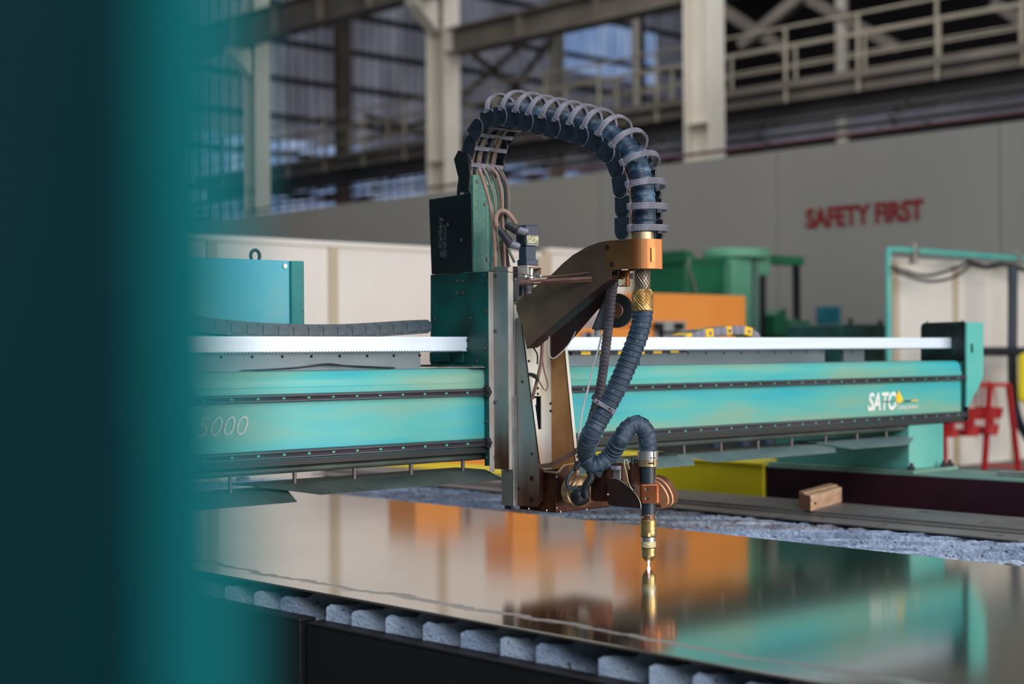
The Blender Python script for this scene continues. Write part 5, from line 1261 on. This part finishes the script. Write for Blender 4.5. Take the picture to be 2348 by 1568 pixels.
# ---- the torch itself
to = thing('cutting_torch', (TX, TY, .862), 'brass tipped cutting torch pointing straight down at the steel plate', 'torch')
tz = lambda py: PD(1487.5, py, dt).z
sc_ = dt / F
def lt(name, prof, m, n=36, label=None):
    prof = sorted([(tz(py), r * sc_) for py, r in prof]); z0 = prof[0][0]; L = prof[-1][0] - z0
    return obj(name, MB().lathe((TX, TY, z0), (0, 0, L), [((z - z0) / L, r) for z, r in prof], n), m, to, smooth=1, label=label)
lt('nozzle_cap', [(1290.5, 1.6), (1289.5, 5), (1274.5, 16.8), (1272.5, 17), (1266.5, 17), (1266, 16), (1262.5, 16), (1262, 17), (1258, 17.2), (1256, 17)], brass)
lt('groove', [(1255.9, 15.6), (1254.6, 15.6)], darkhole)
lt('knurled_ring', [(1254.5, 16.5), (1254, 17), (1241.5, 17), (1241, 16.5)], knurl)
lt('steel_ring', [(1241, 15.6), (1230.5, 15.6)], steel)
lt('groove', [(1230.5, 17), (1228.8, 17)], darkhole)
lt('brass_body', [(1228.8, 18.4), (1228, 19), (1216.5, 19), (1216, 18.2), (1213.5, 18.2), (1213, 18.8), (1206, 18.8), (1205.5, 18), (1202.5, 18), (1202, 18.8), (1192, 18.8), (1190.5, 17.5)], brass)
lt('neck', [(1190.6, 16.4), (1186, 16.4), (1185.5, 15.2), (1183.5, 15.2), (1183, 16.6), (1178.5, 16.6), (1177, 15.5)], coppdark)
for k_ in range(5):
    a = 2 * math.pi * k_ / 5 + .4; obj('ball_catch', MB().lathe((TX + .0228 * math.cos(a), TY + .0228 * math.sin(a), tz(1187)), (0, 0, .006), [(0, .001), (.3, .003), (.7, .003), (1, .001)], 8), steel, to, smooth=1)
obk = mat('torch_body_blue_black', S(34, 40, 50), S(44, 52, 64), .35, 0, 10)
lt('lower_body', [(1177.2, 16.6), (1152, 16.8)], obk)
lt('upper_body', [(1112, 17), (1069, 17)], obk)
lt('lower_collar', [(1069.5, 22), (1068.5, 23.3), (1055.6, 23.3), (1055.2, 22)], bronze)
lt('upper_collar', [(1055.2, 22.5), (1054.6, 23.6), (1034, 23.6), (1033, 22.6)], steel, label='silvery hose collar with a split')
a = PD(1499.7, 1051, dt - .0315)
obj('collar_split', MB().prism([PD(1499.3, 1034, dt - .0298), PD(1500.5, 1034, dt - .0298), PD(1500.5, 1068, dt - .0298), PD(1499.3, 1068, dt - .0298)], FWD * .004), darkhole, to)
for q in ((1494, 1050), (1503, 1050)): inst('screw', bolt_src('screw', bronze, .0036, .0012), face_mtx(PD(q[0], q[1], dt - .0315), -FWD), to)
obj('collar_slot', MB().prism([PD(1486, 1060.5, dt - .0332), PD(1497.5, 1060.5, dt - .0318), PD(1497.5, 1064, dt - .0318), PD(1486, 1064, dt - .0332)], FWD * .002), darkhole, to)
lx = (TX, TY)
def torch_text(body, pxs, w_, sz, lab):
    o0 = PD(pxs, 1108, dt - .0238 + abs(pxs - 1488) * .0004)
    text('lettering', body, whiteletter if 0 else bronze, to, o0, (0, 0, 1), tuple(-Rv), sz, w_, shear=.25, depth=.0003, label=lab)
torch_text('Kjellberg', 1494, .052, .0135, 'upright lettering Kjellberg')
torch_text('FINSTERWALDE', 1499, .052, .008, 'upright lettering FINSTERWALDE')
# plasma arc between tip and plate
em = mat('plasma_arc', S(210, 190, 255), None, .5, emit=(.62, .5, 1, 1), es=9)
o = obj('plasma_arc', MB().lathe((TX, TY, .8602), (0, 0, tz(1289.5) - .8602), [(0, .0022), (.3, .0026), (.7, .0018), (1, .0012)], 16), em, smooth=1)
tag(o, 'tiny violet white plasma spark between torch tip and plate', 'spark')
pl_l = bpy.data.lights.new('plasma_light', 'POINT'); pl_l.energy = .05; pl_l.color = (.7, .6, 1); pl_l.shadow_soft_size = .004
po = bpy.data.objects.new('plasma_light', pl_l); COL.objects.link(po); po.location = (TX - .004, TY - .004, .867)
